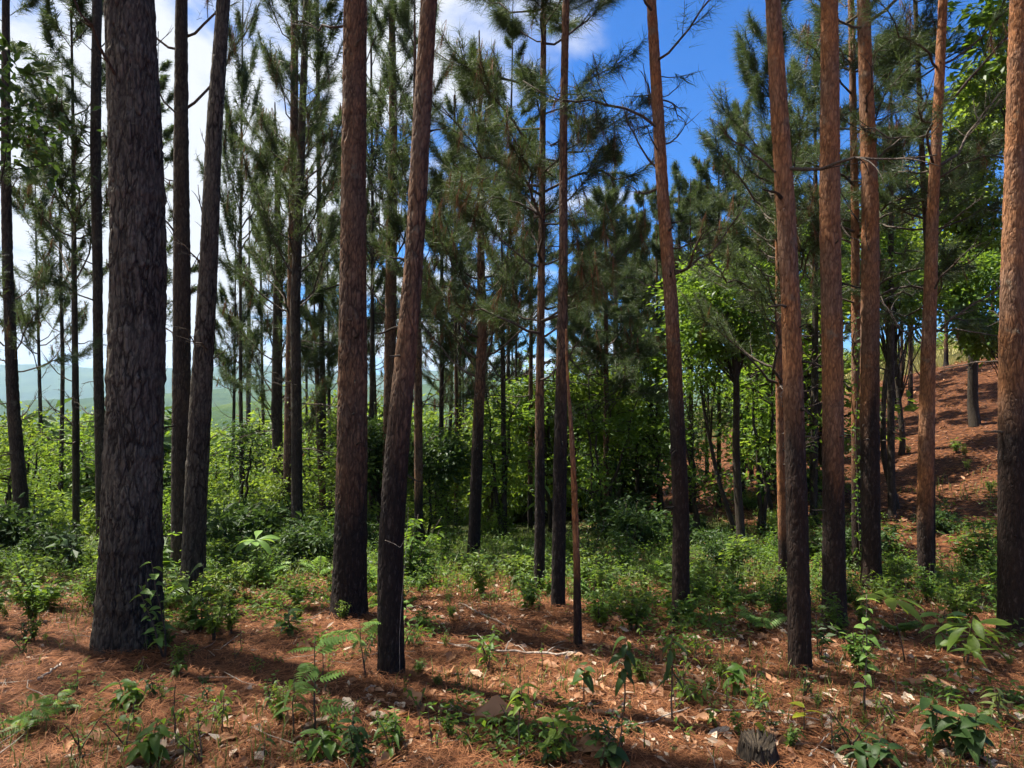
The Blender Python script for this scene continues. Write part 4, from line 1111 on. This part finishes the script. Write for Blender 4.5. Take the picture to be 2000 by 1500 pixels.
# --- smaller seedlings scattered on the litter
SEED = (('ovate', 'leaf_dark', 'little dark green oval-leaved seedling on the pine litter', 'dark seedlings'), ('lance', 'leaf_mid', 'little narrow-leaved green seedling on the pine litter', 'narrow-leaved seedlings'), ('ovate', 'leaf_bright', 'little bright green oval-leaved seedling on the pine litter', 'bright seedlings'), ('heart', 'leaf_mid', 'little round-leaved green seedling on the pine litter', 'round-leaved seedlings'))
for i in range(105):
    px = rng.uniform(-20, 2020); py = 1205 + 300 * rng.random() ** .9
    k, m, lb, g = SEED[int(rng.integers(4))]
    B = hit(px, py)
    herb(B, rng.uniform(.08, .26), rng.uniform(.03, .062), k, m, int(rng.integers(5, 9)), lb, g, nstem=int(rng.integers(1, 4)), start=.2, drop=rng.uniform(0, .7), name='seedling', spread=.5)

# ------------------------------------------------------------------ undergrowth between the trunks
WEED = {}
def weed_variant(kind, k):
    key = (kind, k)
    if key in WEED: return WEED[key]
    rr = np.random.default_rng(5000 + k * 11 + len(kind))
    A = Acc(); St = Acc()
    ns = {'fern': 9, 'weed': 11, 'broad': 7, 'sparse': 4}[kind]
    for s in range(ns):
        a = rr.uniform(0, 6.28); sp = rr.uniform(.1, .55); h = rr.uniform(.55, 1.05)
        q = np.linspace(0, 1, 8)
        d = np.array((math.cos(a), math.sin(a), 0))
        if kind == 'fern':
            P_ = np.outer(q, d * .75) + np.outer(q - .62 * q * q, (0, 0, 1.5 * h)); rad = np.linspace(.008, .003, 8)
        else:
            P_ = np.outer(q ** 1.4, d * sp) + np.outer(q, (0, 0, h)) + rr.normal(0, .02, (8, 3)); rad = np.linspace(.010, .004, 8)
        P_[0] = d * .03 + np.array((0, 0, -.05))
        St.add(*tube(P_, rad, 4))
        if kind == 'fern':
            m = 13; tt = np.repeat(np.linspace(.15, .98, m), 2); sd = np.tile((1., -1.), m)
            C = np.stack([np.interp(tt, q, P_[:, i]) for i in range(3)], 1)
            sidev = np.array((-d[1], d[0], 0))
            D = sd[:, None] * sidev + d * .35 + np.array((0, 0, -.15)); N_ = np.tile((0, 0, 1.), (len(tt), 1)) + rr.normal(0, .2, (len(tt), 3))
            ln = .30 * np.sin(math.pi * (.12 + .80 * tt))
            A.add(*leaf_cloud(C, D, N_, ln, ln * .30), np.repeat(rr.uniform(.2, 1, len(tt)), 4))
        else:
            m = {'weed': 20, 'sparse': 9, 'broad': 10}[kind]
            tt = rr.uniform(.2, 1, m)
            C = np.stack([np.interp(tt, q, P_[:, i]) for i in range(3)], 1)
            az = rr.uniform(0, 6.28, m)
            D = np.stack((np.cos(az), np.sin(az), rr.uniform(-.5, .5, m)), 1); N_ = np.tile((0, 0, 1.), (m, 1)) + rr.normal(0, .35, (m, 3))
            ln = (.30 if kind == 'broad' else .17) * rr.uniform(.6, 1.2, m)
            A.add(*leaf_cloud(C, D, N_, ln, ln * (.42 if kind == 'weed' else .5)), np.repeat(rr.uniform(0, 1, m), 4))
    WEED[key] = (A.mesh('foliage', {'fern': 'leaf_fresh', 'weed': 'leaf_mid', 'broad': 'leaf_mid', 'sparse': 'leaf_mid'}[kind], smooth=False), A.mesh('foliage', {'fern': 'leaf_mid', 'weed': 'leaf_bright', 'broad': 'leaf_dark', 'sparse': 'leaf_dark'}[kind], smooth=False), St.mesh('stem', 'twig', 'plate'))
    return WEED[key]
WL = {('fern', 0): ('pale green fern clump in the undergrowth between the trunks', 'pale ferns'), ('fern', 1): ('deeper green fern clump in the undergrowth between the trunks', 'green ferns'),
      ('weed', 0): ('green small-leaved weed in the undergrowth between the trunks', 'green weeds'), ('weed', 1): ('sunny bright small-leaved weed in the undergrowth between the trunks', 'bright weeds'),
      ('sparse', 0): ('thin straggly green weed growing through the litter', 'straggly green weeds'), ('sparse', 1): ('thin straggly dark weed growing through the litter', 'straggly dark weeds'),
      ('broad', 0): ('green broad-leaved weed in the undergrowth between the trunks', 'broad-leaved weeds'), ('broad', 1): ('dark broad-leaved weed in the undergrowth between the trunks', 'dark broad-leaved weeds')}
cnt = {}
def weed(px, py, s, sparse=False):
    kind = ('sparse', 'sparse', 'weed', 'sparse', 'sparse')[int(rng.integers(5))] if sparse else ('weed', 'fern', 'weed', 'broad', 'weed', 'weed', 'sparse', 'weed')[int(rng.integers(8))]; c = int(rng.random() < .4)
    fo1, fo2, st = weed_variant(kind, int(rng.integers(4)))
    B = hit(px, py)
    lb, g = WL[(kind, c)]
    o = thing({'fern': 'fern'}.get(kind, 'weed'), B, lb, 'fern' if kind == 'fern' else 'weed', g)
    o.rotation_euler.z = rng.uniform(0, 6.28); o.scale = (s * rng.uniform(.8, 1.2), s, s * rng.uniform(.8, 1.15))
    link('foliage', (fo1, fo2)[c], o); link('stem', st, o)
for i in range(28):
    weed(rng.uniform(1330, 1990), rng.uniform(860, 1110), rng.uniform(.22, .5))
for i in range(215):
    px = rng.uniform(-30, 2040)
    edge = np.interp(px, (0, 150, 300, 430, 620, 760, 1000, 1200, 1330, 1520, 1700, 1850, 2000), (1190, 1180, 1190, 1180, 1150, 1180, 1165, 1190, 1205, 1215, 1215, 1200, 1190))
    py = edge - rng.normal(28, 48)
    if py < 1035: py = rng.uniform(1040, 1150)
    weed(px, py, float(np.clip(rng.normal(.48, .14), .2, .8)) * (1.0 if py < 1150 else .7))
for i in range(80):
    weed(rng.uniform(0, 2000), 1195 + 300 * rng.random() ** 1.2, rng.uniform(.07, .22), True)

def stuff(o, label, cat):
    o['kind'] = 'stuff'; o['label'] = label; o['category'] = cat
    return o
def scatter(n, y0, y1, bias=1.0, u=.86):
    y = y0 + (y1 - y0) * rng.random(n) ** bias
    x = (rng.random(n) * 2 - 1) * u * (y + .6)
    return x, y, ground(x, y)
# low ground cover of fine weeds: a carpet nobody could count
nc = 3000
px_ = rng.uniform(-40, 2040, nc); yy = 3.3 + 11.4 * rng.random(nc) ** 1.0
xx = (px_ - 1000) / F * yy
den = fbm(np.stack((xx * .7, yy * .7, xx * 0 + 77), 1), 3) + .28 * sstep(6.0, 8.5, yy) - .07 * (yy < 6.2) - .16 * sstep(.32, .45, xx / yy) * sstep(9.5, 11.5, yy)
k_ = den > rng.uniform(.46, .66, nc)
xx, yy = xx[k_], yy[k_]; zz2 = ground(xx, yy); nc = len(xx); per = 34
hh = rng.uniform(.10, .34, nc) * (.6 + .7 * sstep(6, 9, yy))
T_ = np.stack((rng.normal(0, .10, (nc, per)), rng.normal(0, .10, (nc, per)), rng.uniform(.05, 1, (nc, per))), -1)
T_[..., 2] *= hh[:, None]; T_[..., :2] *= (.6 + 1.6 * hh)[:, None, None]
C = (np.stack((xx, yy, zz2), 1)[:, None] + T_).reshape(-1, 3); n_ = len(C)
D = rng.normal(0, 1, (n_, 3)) * np.array((1, 1, .35)); N_ = rng.normal(0, .4, (n_, 3)) + np.array((0, 0, 1.))
ln = rng.uniform(.028, .075, n_)
v, t = leaf_cloud(C, D, N_, ln, ln * rng.uniform(.3, .5, n_))
tn = np.repeat(np.repeat(rng.random(nc), per) * .6 + rng.random(n_) * .4, 4)
stuff(link('ground_cover', make_mesh('ground_cover', v, t, 'leaf_mid', {'tint': tn}, False)), 'low carpet of fine green weeds around the trunk bases', 'ground cover')
# grass
x, y, z = scatter(30000, 3.0, 17, .9)
dens = fbm(np.stack((x * .8, y * .8, x * 0 + 9), 1), 3) + .26 * sstep(6.0, 9.5, y) - .015 - .30 * sstep(.28, .42, x / y) * sstep(9, 11, y)
ok = dens > rng.uniform(.46, .62, len(x))
x, y, z = x[ok], y[ok], z[ok]
h = rng.uniform(.05, .16, len(x)) * (1 + 1.0 * sstep(6.5, 10, y))
a = rng.uniform(0, 6.28, len(x)); b = np.stack((np.cos(a), np.sin(a), 0 * a), 1); c = np.stack((-b[:, 1], b[:, 0], 0 * a), 1)
P0 = np.stack((x, y, z - .01), 1); w = (.0022 + .0004 * y)[:, None]
P1 = P0 + b * (h * .15)[:, None] + np.array((0, 0, 1)) * (h * .6)[:, None]; P2 = P0 + b * (h * rng.uniform(.3, .8, len(h)))[:, None] + np.array((0, 0, 1)) * (h * .95)[:, None]
V = np.stack((P0 - c * w, P0 + c * w, P1 - c * w * .7, P1 + c * w * .7, P2), 1).reshape(-1, 3); i5 = np.arange(len(x))[:, None] * 5
T = np.concatenate((i5 + np.array((0, 1, 3)), i5 + np.array((0, 3, 2)), i5 + np.array((2, 3, 4))))
stuff(link('grass', make_mesh('grass', V, T, 'grass', {'tint': np.repeat(rng.random(len(x)), 5)}, False)), 'short thin grass growing through the litter', 'grass')
# tall dry grass beyond the crest
y = rng.uniform(34, 66, 9000); x = y * rng.uniform(.28, .85, 9000); z = ground(x, y)
h = rng.uniform(.35, 1.0, 9000); a = rng.uniform(0, 6.28, 9000); b = np.stack((np.cos(a), np.sin(a), 0 * a), 1)
P0 = np.stack((x, y, z), 1)
V = np.stack((P0 - b * .03, P0 + b * .03, P0 + b * .2 + np.array((0, 0, 1)) * h[:, None]), 1).reshape(-1, 3)
stuff(link('tall_grass', make_mesh('tall_grass', V, np.arange(len(V)).reshape(-1, 3), 'dry_grass', {'tint': np.repeat(rng.random(9000), 3)}, False)), 'tall yellow grass in the sun beyond the crest', 'grass')
# fallen pine needles
x, y, z = scatter(98000, 2.7, 9.5, 1.2)
for o_, B_ in PINES:                      # needles heaped against the feet of the near trunks
    if 3 < B_.y < 9 and abs(B_.x / B_.y) < .85:
        rt = RT[o_.name] * 1.1
        a = rng.uniform(0, 6.28, 700); d_ = rt * rng.uniform(.8, 1.1, 700) + np.abs(rng.normal(0, .10, 700))
        xa, ya = B_.x + np.cos(a) * d_, B_.y + np.sin(a) * d_
        x = np.append(x, xa); y = np.append(y, ya); z = np.append(z, ground(xa, ya) + .09 * np.exp(-(d_ - rt * .8) / .07) * rng.random(700))
ln = rng.uniform(.09, .2, len(x)); a = rng.uniform(0, 6.28, len(x)) ; d = np.stack((np.cos(a), np.sin(a), rng.normal(0, .10, len(x))), 1); c = np.stack((-d[:, 1], d[:, 0], 0 * a), 1)
P0 = np.stack((x, y, z + rng.uniform(.003, .03, len(x))), 1); w = (.0011 + .00022 * y)[:, None]
M1 = P0 + d * (ln * .5)[:, None] + c * (ln * rng.uniform(-.12, .12, len(x)))[:, None]; P2 = P0 + d * ln[:, None]
V = np.stack((P0, M1 - c * w, M1 + c * w, P2), 1).reshape(-1, 3); i4 = np.arange(len(x))[:, None] * 4
T = np.concatenate((i4 + np.array((0, 1, 2)), i4 + np.array((2, 1, 3))))
stuff(link('needle_litter', make_mesh('needle_litter', V, T, 'litter', {'tint': np.repeat(rng.random(len(x)) ** 1.3, 4)}, False)), 'thick layer of fallen red-brown pine needles', 'pine needles')
# fallen twigs
A = Acc()
x, y, z = scatter(620, 2.8, 10, 1.1)
for i in range(len(x)):
    a = rng.uniform(0, 6.28); l_ = .06 + .4 * rng.random() ** 2.2; q = np.linspace(0, 1, 4)[:, None]
    P_ = np.array((x[i], y[i], z[i] + .012)) + np.array((math.cos(a), math.sin(a), rng.uniform(-.02, .12))) * l_ * q + rng.normal(0, .03 * l_, (4, 3)) * np.array((1, 1, .3))
    A.add(*tube(P_, np.linspace(.0035, .0015, 4) * rng.uniform(.6, 1.5), 3), None)
stuff(link('twig_litter', A.mesh('twig_litter', 'dead_twig', 'plate')), 'thin dead twigs strewn over the needle litter', 'twigs')
# small bits: broken leaves, bark flakes, chips
for nm, mt, n, lb in (('leaf_fragments', 'dry_leaf', 12000, 'small broken brown leaves among the needles'), ('pale_fragments', 'dry_leaf_pale', 5200, 'small bleached leaf and bark bits among the needles')):
    x, y, z = scatter(n, 2.8, 9.5, 1.15)
    patch = fbm(np.stack((x * .7, y * .7, x * 0 + 40), 1), 3) > rng.uniform(.36, .55, n)
    x, y, z = x[patch], y[patch], z[patch]; n = len(x)
    C = np.stack((x, y, z + rng.uniform(.008, .03, n)), 1); a = rng.uniform(0, 6.28, n)
    D = np.stack((np.cos(a), np.sin(a), rng.normal(0, .3, n)), 1); N_ = np.tile((0, 0, 1.), (n, 1)) + rng.normal(0, .45, (n, 3))
    ln = .018 + .085 * rng.random(n) ** 2
    v, t = leaf_cloud(C, D, N_, ln, ln * rng.uniform(.3, .7, n))
    stuff(link(nm, make_mesh(nm, v, t, mt, {'tint': np.repeat(rng.random(n), 4)}, False)), lb, 'leaf litter')

y = rng.uniform(11, 33, 9000); x = y * rng.uniform(.1, .9, 9000); z = ground(x, y); a = rng.uniform(0, 6.28, 9000)
C = np.stack((x, y, z + rng.uniform(.01, .04, 9000)), 1); D = np.stack((np.cos(a), np.sin(a), rng.normal(0, .3, 9000)), 1); N_ = np.tile((0, 0, 1.), (9000, 1)) + rng.normal(0, .4, (9000, 3))
ln = .05 + .22 * rng.random(9000) ** 2
v, t = leaf_cloud(C, D, N_, ln, ln * rng.uniform(.12, .5, 9000))
stuff(link('slope_litter', make_mesh('slope_litter', v, t, 'dry_leaf', {'tint': np.repeat(rng.random(9000) ** 1.5, 4)}, False)), 'fallen leaves and twigs strewn over the red slope', 'leaf litter')

# ------------------------------------------------------------------ big dry leaves, each one
def dry_leaf_mesh(k, mat):
    """a dead leaf: creased along the midrib, curled at the rim, torn here and there"""
    rr = np.random.default_rng(60 + k); n, m = 11, 7
    t = np.linspace(0, 1, n); w = .21 * np.sin(np.pi * np.clip(t, .015, .985) ** .85) ** .8
    fold = rr.uniform(.15, .75); roll = rr.uniform(-.3, 1.1); bend = rr.uniform(-.15, .5); twist = rr.uniform(-.9, .9); ph = rr.uniform(0, 6); V = []
    for i in range(n):
        edge = [1 + .16 * rr.normal(), 1 + .16 * rr.normal()]
        for j in range(m):
            u_ = (j / (m - 1) - .5) * 2
            yy = w[i] * u_ * (edge[0] if u_ < 0 else edge[1] if u_ > 0 else 1)
            zz_ = fold * abs(yy) + roll * u_ ** 4 * w[i] * (.6 + .4 * math.sin(i * 1.1 + ph + (2 if u_ > 0 else 0))) + bend * (t[i] - .5) ** 2 + .018 * math.sin(i * 1.9 + u_ * 2 + ph)
            c, sn_ = math.cos(twist * (t[i] - .5)), math.sin(twist * (t[i] - .5))
            V.append((t[i] - .5, yy * c - zz_ * sn_, yy * sn_ + zz_ * c))
    i = (np.arange(n - 1)[:, None] * m + np.arange(m - 1)[None]).ravel()
    T = np.concatenate((np.stack((i, i + m, i + m + 1), 1), np.stack((i, i + m + 1, i + 1), 1)))
    V = np.array(V); V[:, 2] -= V[:, 2].min()
    return make_mesh('dry_leaf', V, T, mat, {'tint': np.clip(rr.random() * .85 + .15 * rr.random(len(V)), 0, 1)})
DLM = [dry_leaf_mesh(k, 'dry_leaf') for k in range(7)]
DLP = [dry_leaf_mesh(k + 9, 'dry_leaf_pale') for k in range(3)]
def dry_leaf(px, py, Lpx, label, group=None, me=None, rz=None, B=None):
    B = B or hit(px, py)
    me = me or (DLM[int(rng.integers(7))] if rng.random() < .8 else DLP[int(rng.integers(3))])
    o = tag(link('dry_leaf', me), label, 'dead leaf', group)
    L_ = Lpx * B.y / F * .95
    o.location = B + Vector((0, 0, .012))
    flip = math.pi if rng.random() < .15 else 0
    o.rotation_euler = (rng.normal(0, .18) - .12 + flip, rng.normal(0, .15), rng.uniform(0, 6.28) if rz is None else rz)
    if flip: o.location.z += .10 * L_
    o.scale = (L_, L_ * rng.uniform(.8, 1.3), L_)
    return o
for px, py, Lp, k, lb in ((190, 1408, 58, 1, 'curled orange-tan dry leaf on the litter below the thickest trunk'), (397, 1440, 62, 3, 'broad ragged tan dry leaf beside a smooth brown one'), (440, 1455, 66, 0, 'smooth long brown dry leaf beside the ragged tan leaf'), (160, 1325, 42, 2, 'upcurled orange dry leaf near the foot of the thickest trunk'),
        (878, 1290, 40, 4, 'tan dry leaf propped up beside the bare fallen branch'), (925, 1324, 60, -1, 'pale silvery curled dry leaf in the open litter'), (805, 1372, 80, 5, 'folded dark red-brown dry leaf in front of the curved pine'), (965, 1420, 120, 6, 'longest flat reddish dry leaf behind the upright seedling'),
        (960, 1408, 80, 2, 'orange dry leaf lying against the longest reddish leaf'), (1070, 1304, 52, 0, 'flat pinkish-brown dry leaf below the bare fallen branch'), (1420, 1377, 50, 1, 'upturned orange-tan dry leaf beside the bright leafy clump'), (1330, 1415, 46, 3, 'tan dry leaf at the end of the bare white stick'),
        (1655, 1308, 40, 4, 'round tan dry leaf near the scaly reddish pine'), (1830, 1340, 70, 5, 'pink-brown dry leaf in front of the large-leaved plants'), (1150, 1465, 110, 0, 'wide dull brown dry leaf below the bare white stick'), (820, 1320, 60, 6, 'brown dry leaf leaning on the black foot of the curved pine'),
        (660, 1470, 90, 5, 'dark brown dry leaf under the dark bushy seedling'), (890, 1215, 40, 3, 'tan dry leaf standing up near the forked dead stick'), (1160, 1355, 60, 2, 'rust dry leaf under the dark seedlings')):
    dry_leaf(px, py, Lp, lb, me=DLP[0] if k < 0 else DLM[k])
for i in range(300):
    px = rng.uniform(-20, 2020); py = 1195 + 310 * rng.random() ** .8
    if fbm(np.array([[px * .004, py * .008, 5.]]), 2)[0] < .30: continue
    dry_leaf(px, py, 0, 'dry brown leaf lying among fallen pine needles', 'dry leaves on the litter')
for o in [o for o in COL.objects if o.get('group') == 'dry leaves on the litter']:
    L_ = .065 + .13 * rng.random() ** 2; o.scale = (L_, L_ * rng.uniform(.8, 1.3), L_)

# ------------------------------------------------------------------ sticks, snag, stump, vines
def stick(name, pts, r0, r1, label, mat='dead_twig', cat='branch', side=(), lift=.025):
    """pts: photo pixels on the ground"""
    W = [hit(*p) + Vector((0, 0, lift)) for p in pts]
    O = W[0].copy(); L_ = np.array([tuple(w - O) for w in W])
    t = np.linspace(0, len(L_) - 1, 18)
    sm = np.stack([np.interp(t, np.arange(len(L_)), L_[:, i]) for i in range(3)], 1)
    for _ in range(2): sm[1:-1] = (sm[:-2] + 2 * sm[1:-1] + sm[2:]) / 4
    sm += rng.normal(0, r0 * .5, sm.shape)
    v, tt = tube(sm, np.linspace(r0, r1, 18), 7)
    at = lambda n: {'plate': np.full(n, .7), 'char': np.zeros(n)}
    o = tag(link(name, None, loc=O), label, cat)
    link('stem', make_mesh('stem', v, tt, mat, at(len(v))), o)
    for f, dx, dy, dz in side:
        p = sm[int(f * 17)]; q = np.linspace(0, 1, 6)[:, None]
        T = p + np.array((dx, dy, dz)) * q + np.array((0, 0, -.08)) * q * q + rng.normal(0, .006, (6, 3)) * q
        v, tt = tube(T, np.linspace(r1 * 1.2, r1 * .5, 6), 5)
        link('twig', make_mesh('twig', v, tt, mat, at(len(v))), o)
    return o
stick('fallen_branch', [(1130, 1285), (1040, 1284), (960, 1276), (905, 1268), (855, 1262)], .012, .005, 'bare pale fallen branch with side twigs lying across the litter', side=((.35, -.1, .12, .1), (.45, .05, .15, .12), (.7, -.2, .1, .08), (.55, -.12, .2, .14), (.2, .1, .12, .08)))
stick('dead_stick', [(903, 1185), (940, 1205), (985, 1225)], .009, .006, 'short forked grey dead stick lying behind the bare fallen branch', side=((.9, .05, -.1, .05),))
stick('dead_stick', [(1100, 1443), (1200, 1434), (1270, 1420), (1345, 1394)], .006, .004, 'long thin bare white stick lying over the litter')
stick('dead_stick', [(995, 1500), (1060, 1462)], .004, .003, 'thin straight twig poking up beside the upright seedling')
stick('dead_stick', [(325, 1500), (400, 1445)], .004, .003, 'thin pale twig beside the smooth long brown leaf')
stick('dead_stick', [(75, 1335), (120, 1305)], .010, .006, 'thick short grey stick on the litter left of the thickest trunk')
stick('dead_stick', [(430, 1275), (475, 1240)], .004, .003, 'slim pale twig lying between the leaning pine and the wide brown pine')
stick('dead_stick', [(1375, 1395), (1500, 1400), (1600, 1415)], .005, .003, 'wavy pale root-like stick in front of the scaly reddish pine')
stick('dead_stick', [(1580, 1490), (1620, 1440)], .005, .003, 'leaning pale twig near the yellow-leaved seedling')
stick('dead_stick', [(640, 1210), (690, 1195), (730, 1208)], .006, .004, 'arched grey twig at the foot of the straight wide pine')
stick('dead_stick', [(1610, 1300), (1665, 1310)], .008, .005, 'stub of grey stick near the round tan leaf')

sn, snB, _ = pine([(1262, 1128, 17), (1100, 1126, 14), (950, 1121, 12), (850, 1116, 10), (760, 1110, 6)], 'thin broken dead snag with peeling orange-brown bark', base=(1128, 1262), height=2.78, mat='bark_red', char_h=.35, crown=(1, 2), n=0, dead=0, flare=.15, cell=.7, name='dead_snag')
def stump():
    B = hit(1482, 1492); s = B.y / F
    o = thing('tree_stump', B, 'rotten dark splintered stump sunk in the needle litter', 'stump')
    r, h = 33 * s, 46 * s
    n, m = 48, 16
    a = np.arange(n) / n * 2 * np.pi
    V = []
    for i in range(m):
        f = i / (m - 1)
        for j in range(n):
            k = vnoise(np.array([[math.cos(a[j]) * 4, math.sin(a[j]) * 4, 3.3]]))[0]
            sp = vnoise(np.array([[math.cos(a[j]) * 11, math.sin(a[j]) * 11, 8.]]))[0]
            rad = r * (1.35 - .45 * f) * (1 + .25 * (k - .5)) + .012 * (vnoise(np.array([[a[j] * 9, f * 2, 1.]]))[0] - .5)
            V.append((math.cos(a[j]) * rad, math.sin(a[j]) * rad, -.05 + (h + .05) * f * (1 + .55 * (sp - .6) * f)))
    V.append((0, 0, h * .35)); V = np.array(V)
    i = np.arange(m - 1)[:, None] * n; j = np.arange(n)[None]; k = (j + 1) % n
    T = np.concatenate((np.stack((i + j, i + k, i + n + k), -1).reshape(-1, 3), np.stack((i + j, i + n + k, i + n + j), -1).reshape(-1, 3)))
    j1 = np.arange(n)
    top = np.stack((np.full(n, n * m), (m - 1) * n + j1, (m - 1) * n + (j1 + 1) % n), 1)
    at = {'plate': np.random.default_rng(4).random(len(V)), 'char': np.zeros(len(V))}
    link('wood', make_mesh('wood', V, np.concatenate((T, top)), 'bark_dark', at), o)
    A = Acc()
    for q in range(26):
        t_ = rng.uniform(0, 6.28); p = np.array((math.cos(t_) * r * rng.uniform(.75, 1.0), math.sin(t_) * r * rng.uniform(.75, 1.0), h * .7))
        A.add(*tube(np.array((p, p + (0, 0, h * rng.uniform(.15, .4)) + rng.normal(0, .006, 3))), (.006, .001), 4), None)
    link('splinters', A.mesh('splinters', 'bark_dark', 'plate'), o)
stump()

def vine(pts, Y, r, label, mat='dead_twig', leaves=0, lmat='moss_vine', ll=.06):
    W = np.array([tuple(pix(a, b, Y)) for a, b in pts]); O = W[-1].copy(); W = W - O
    t = np.linspace(0, len(W) - 1, 40)
    sm = np.stack([np.interp(t, np.arange(len(W)), W[:, i]) for i in range(3)], 1)
    for _ in range(4): sm[1:-1] = (sm[:-2] + 2 * sm[1:-1] + sm[2:]) / 4
    o = thing('vine', O, label, 'vine')
    v, tt = tube(sm, np.full(40, r), 5)
    link('stem', make_mesh('stem', v, tt, mat, {'plate': np.full(len(v), .7), 'char': np.zeros(len(v))}), o)
    if leaves:
        C = sm[rng.integers(0, 40, leaves)] + rng.normal(0, .035, (leaves, 3)) * np.array((1, .5, 1.5))
        D = rng.normal(0, 1, (leaves, 3)) + np.array((0, -.6, -.2)); N_ = rng.normal(0, .4, (leaves, 3)) + np.array((0, -1, .5))
        l_ = ll * rng.uniform(.6, 1.2, leaves)
        v, t_ = leaf_cloud(C, D, N_, l_, l_ * .6)
        link('foliage', make_mesh('foliage', v, t_, lmat, {'tint': np.repeat(rng.random(leaves), 4)}, False), o)
yT = lambda T_: T_[1].y
vine([(798, 990), (792, 1080), (784, 1180), (780, 1240), (781, 1316)], yT(T11) - .13, .0018, 'bare grey vine hanging down the blackened foot of the curved pine')
vine([(752, 1055), (770, 1062), (782, 1070), (797, 1040)], yT(T11) - .15, .0018, 'looped bare tendril wrapped round the curved leaning pine')
vine([(572, 690), (570, 800), (577, 900), (574, 960), (578, 1040)], yT(T6) - .14, .006, 'yellow-green leafy vine climbing the brown twin pine', 'twig', 150)
vine([(1672, 620), (1676, 720), (1671, 850), (1675, 980), (1680, 1090)], yT(T23) - .12, .006, 'green leafy vine climbing the narrow dark red pine', 'twig', 170, 'leaf_mid', .07)

# ------------------------------------------------------------------ the air over the valley
def haze():
    m = bpy.data.materials.new('haze'); m.use_nodes = True
    N, L = m.node_tree.nodes, m.node_tree.links; N.clear()
    out = N.new('ShaderNodeOutputMaterial'); v = N.new('ShaderNodeVolumePrincipled')
    v.inputs['Color'].default_value = (.52, .74, 1, 1); v.inputs['Density'].default_value = .00014; v.inputs['Anisotropy'].default_value = .2
    L.new(v.outputs[0], out.inputs['Volume'])
    x, y0, y1, z0, z1 = 5600, -450, 5600, -110, 190
    V = [(sx * x, yy, zz_) for zz_ in (z0, z1) for yy in (y0, y1) for sx in (-1, 1)]
    Fc = [(0, 2, 3, 1), (4, 5, 7, 6), (0, 1, 5, 4), (2, 6, 7, 3), (0, 4, 6, 2), (1, 3, 7, 5)]
    me = bpy.data.meshes.new('haze'); me.from_pydata(V, [], Fc); me.materials.append(m)
    o = link('haze', me); o['kind'] = 'stuff'; o['label'] = 'pale blue haze lying over the far valley'; o['category'] = 'haze'
haze()
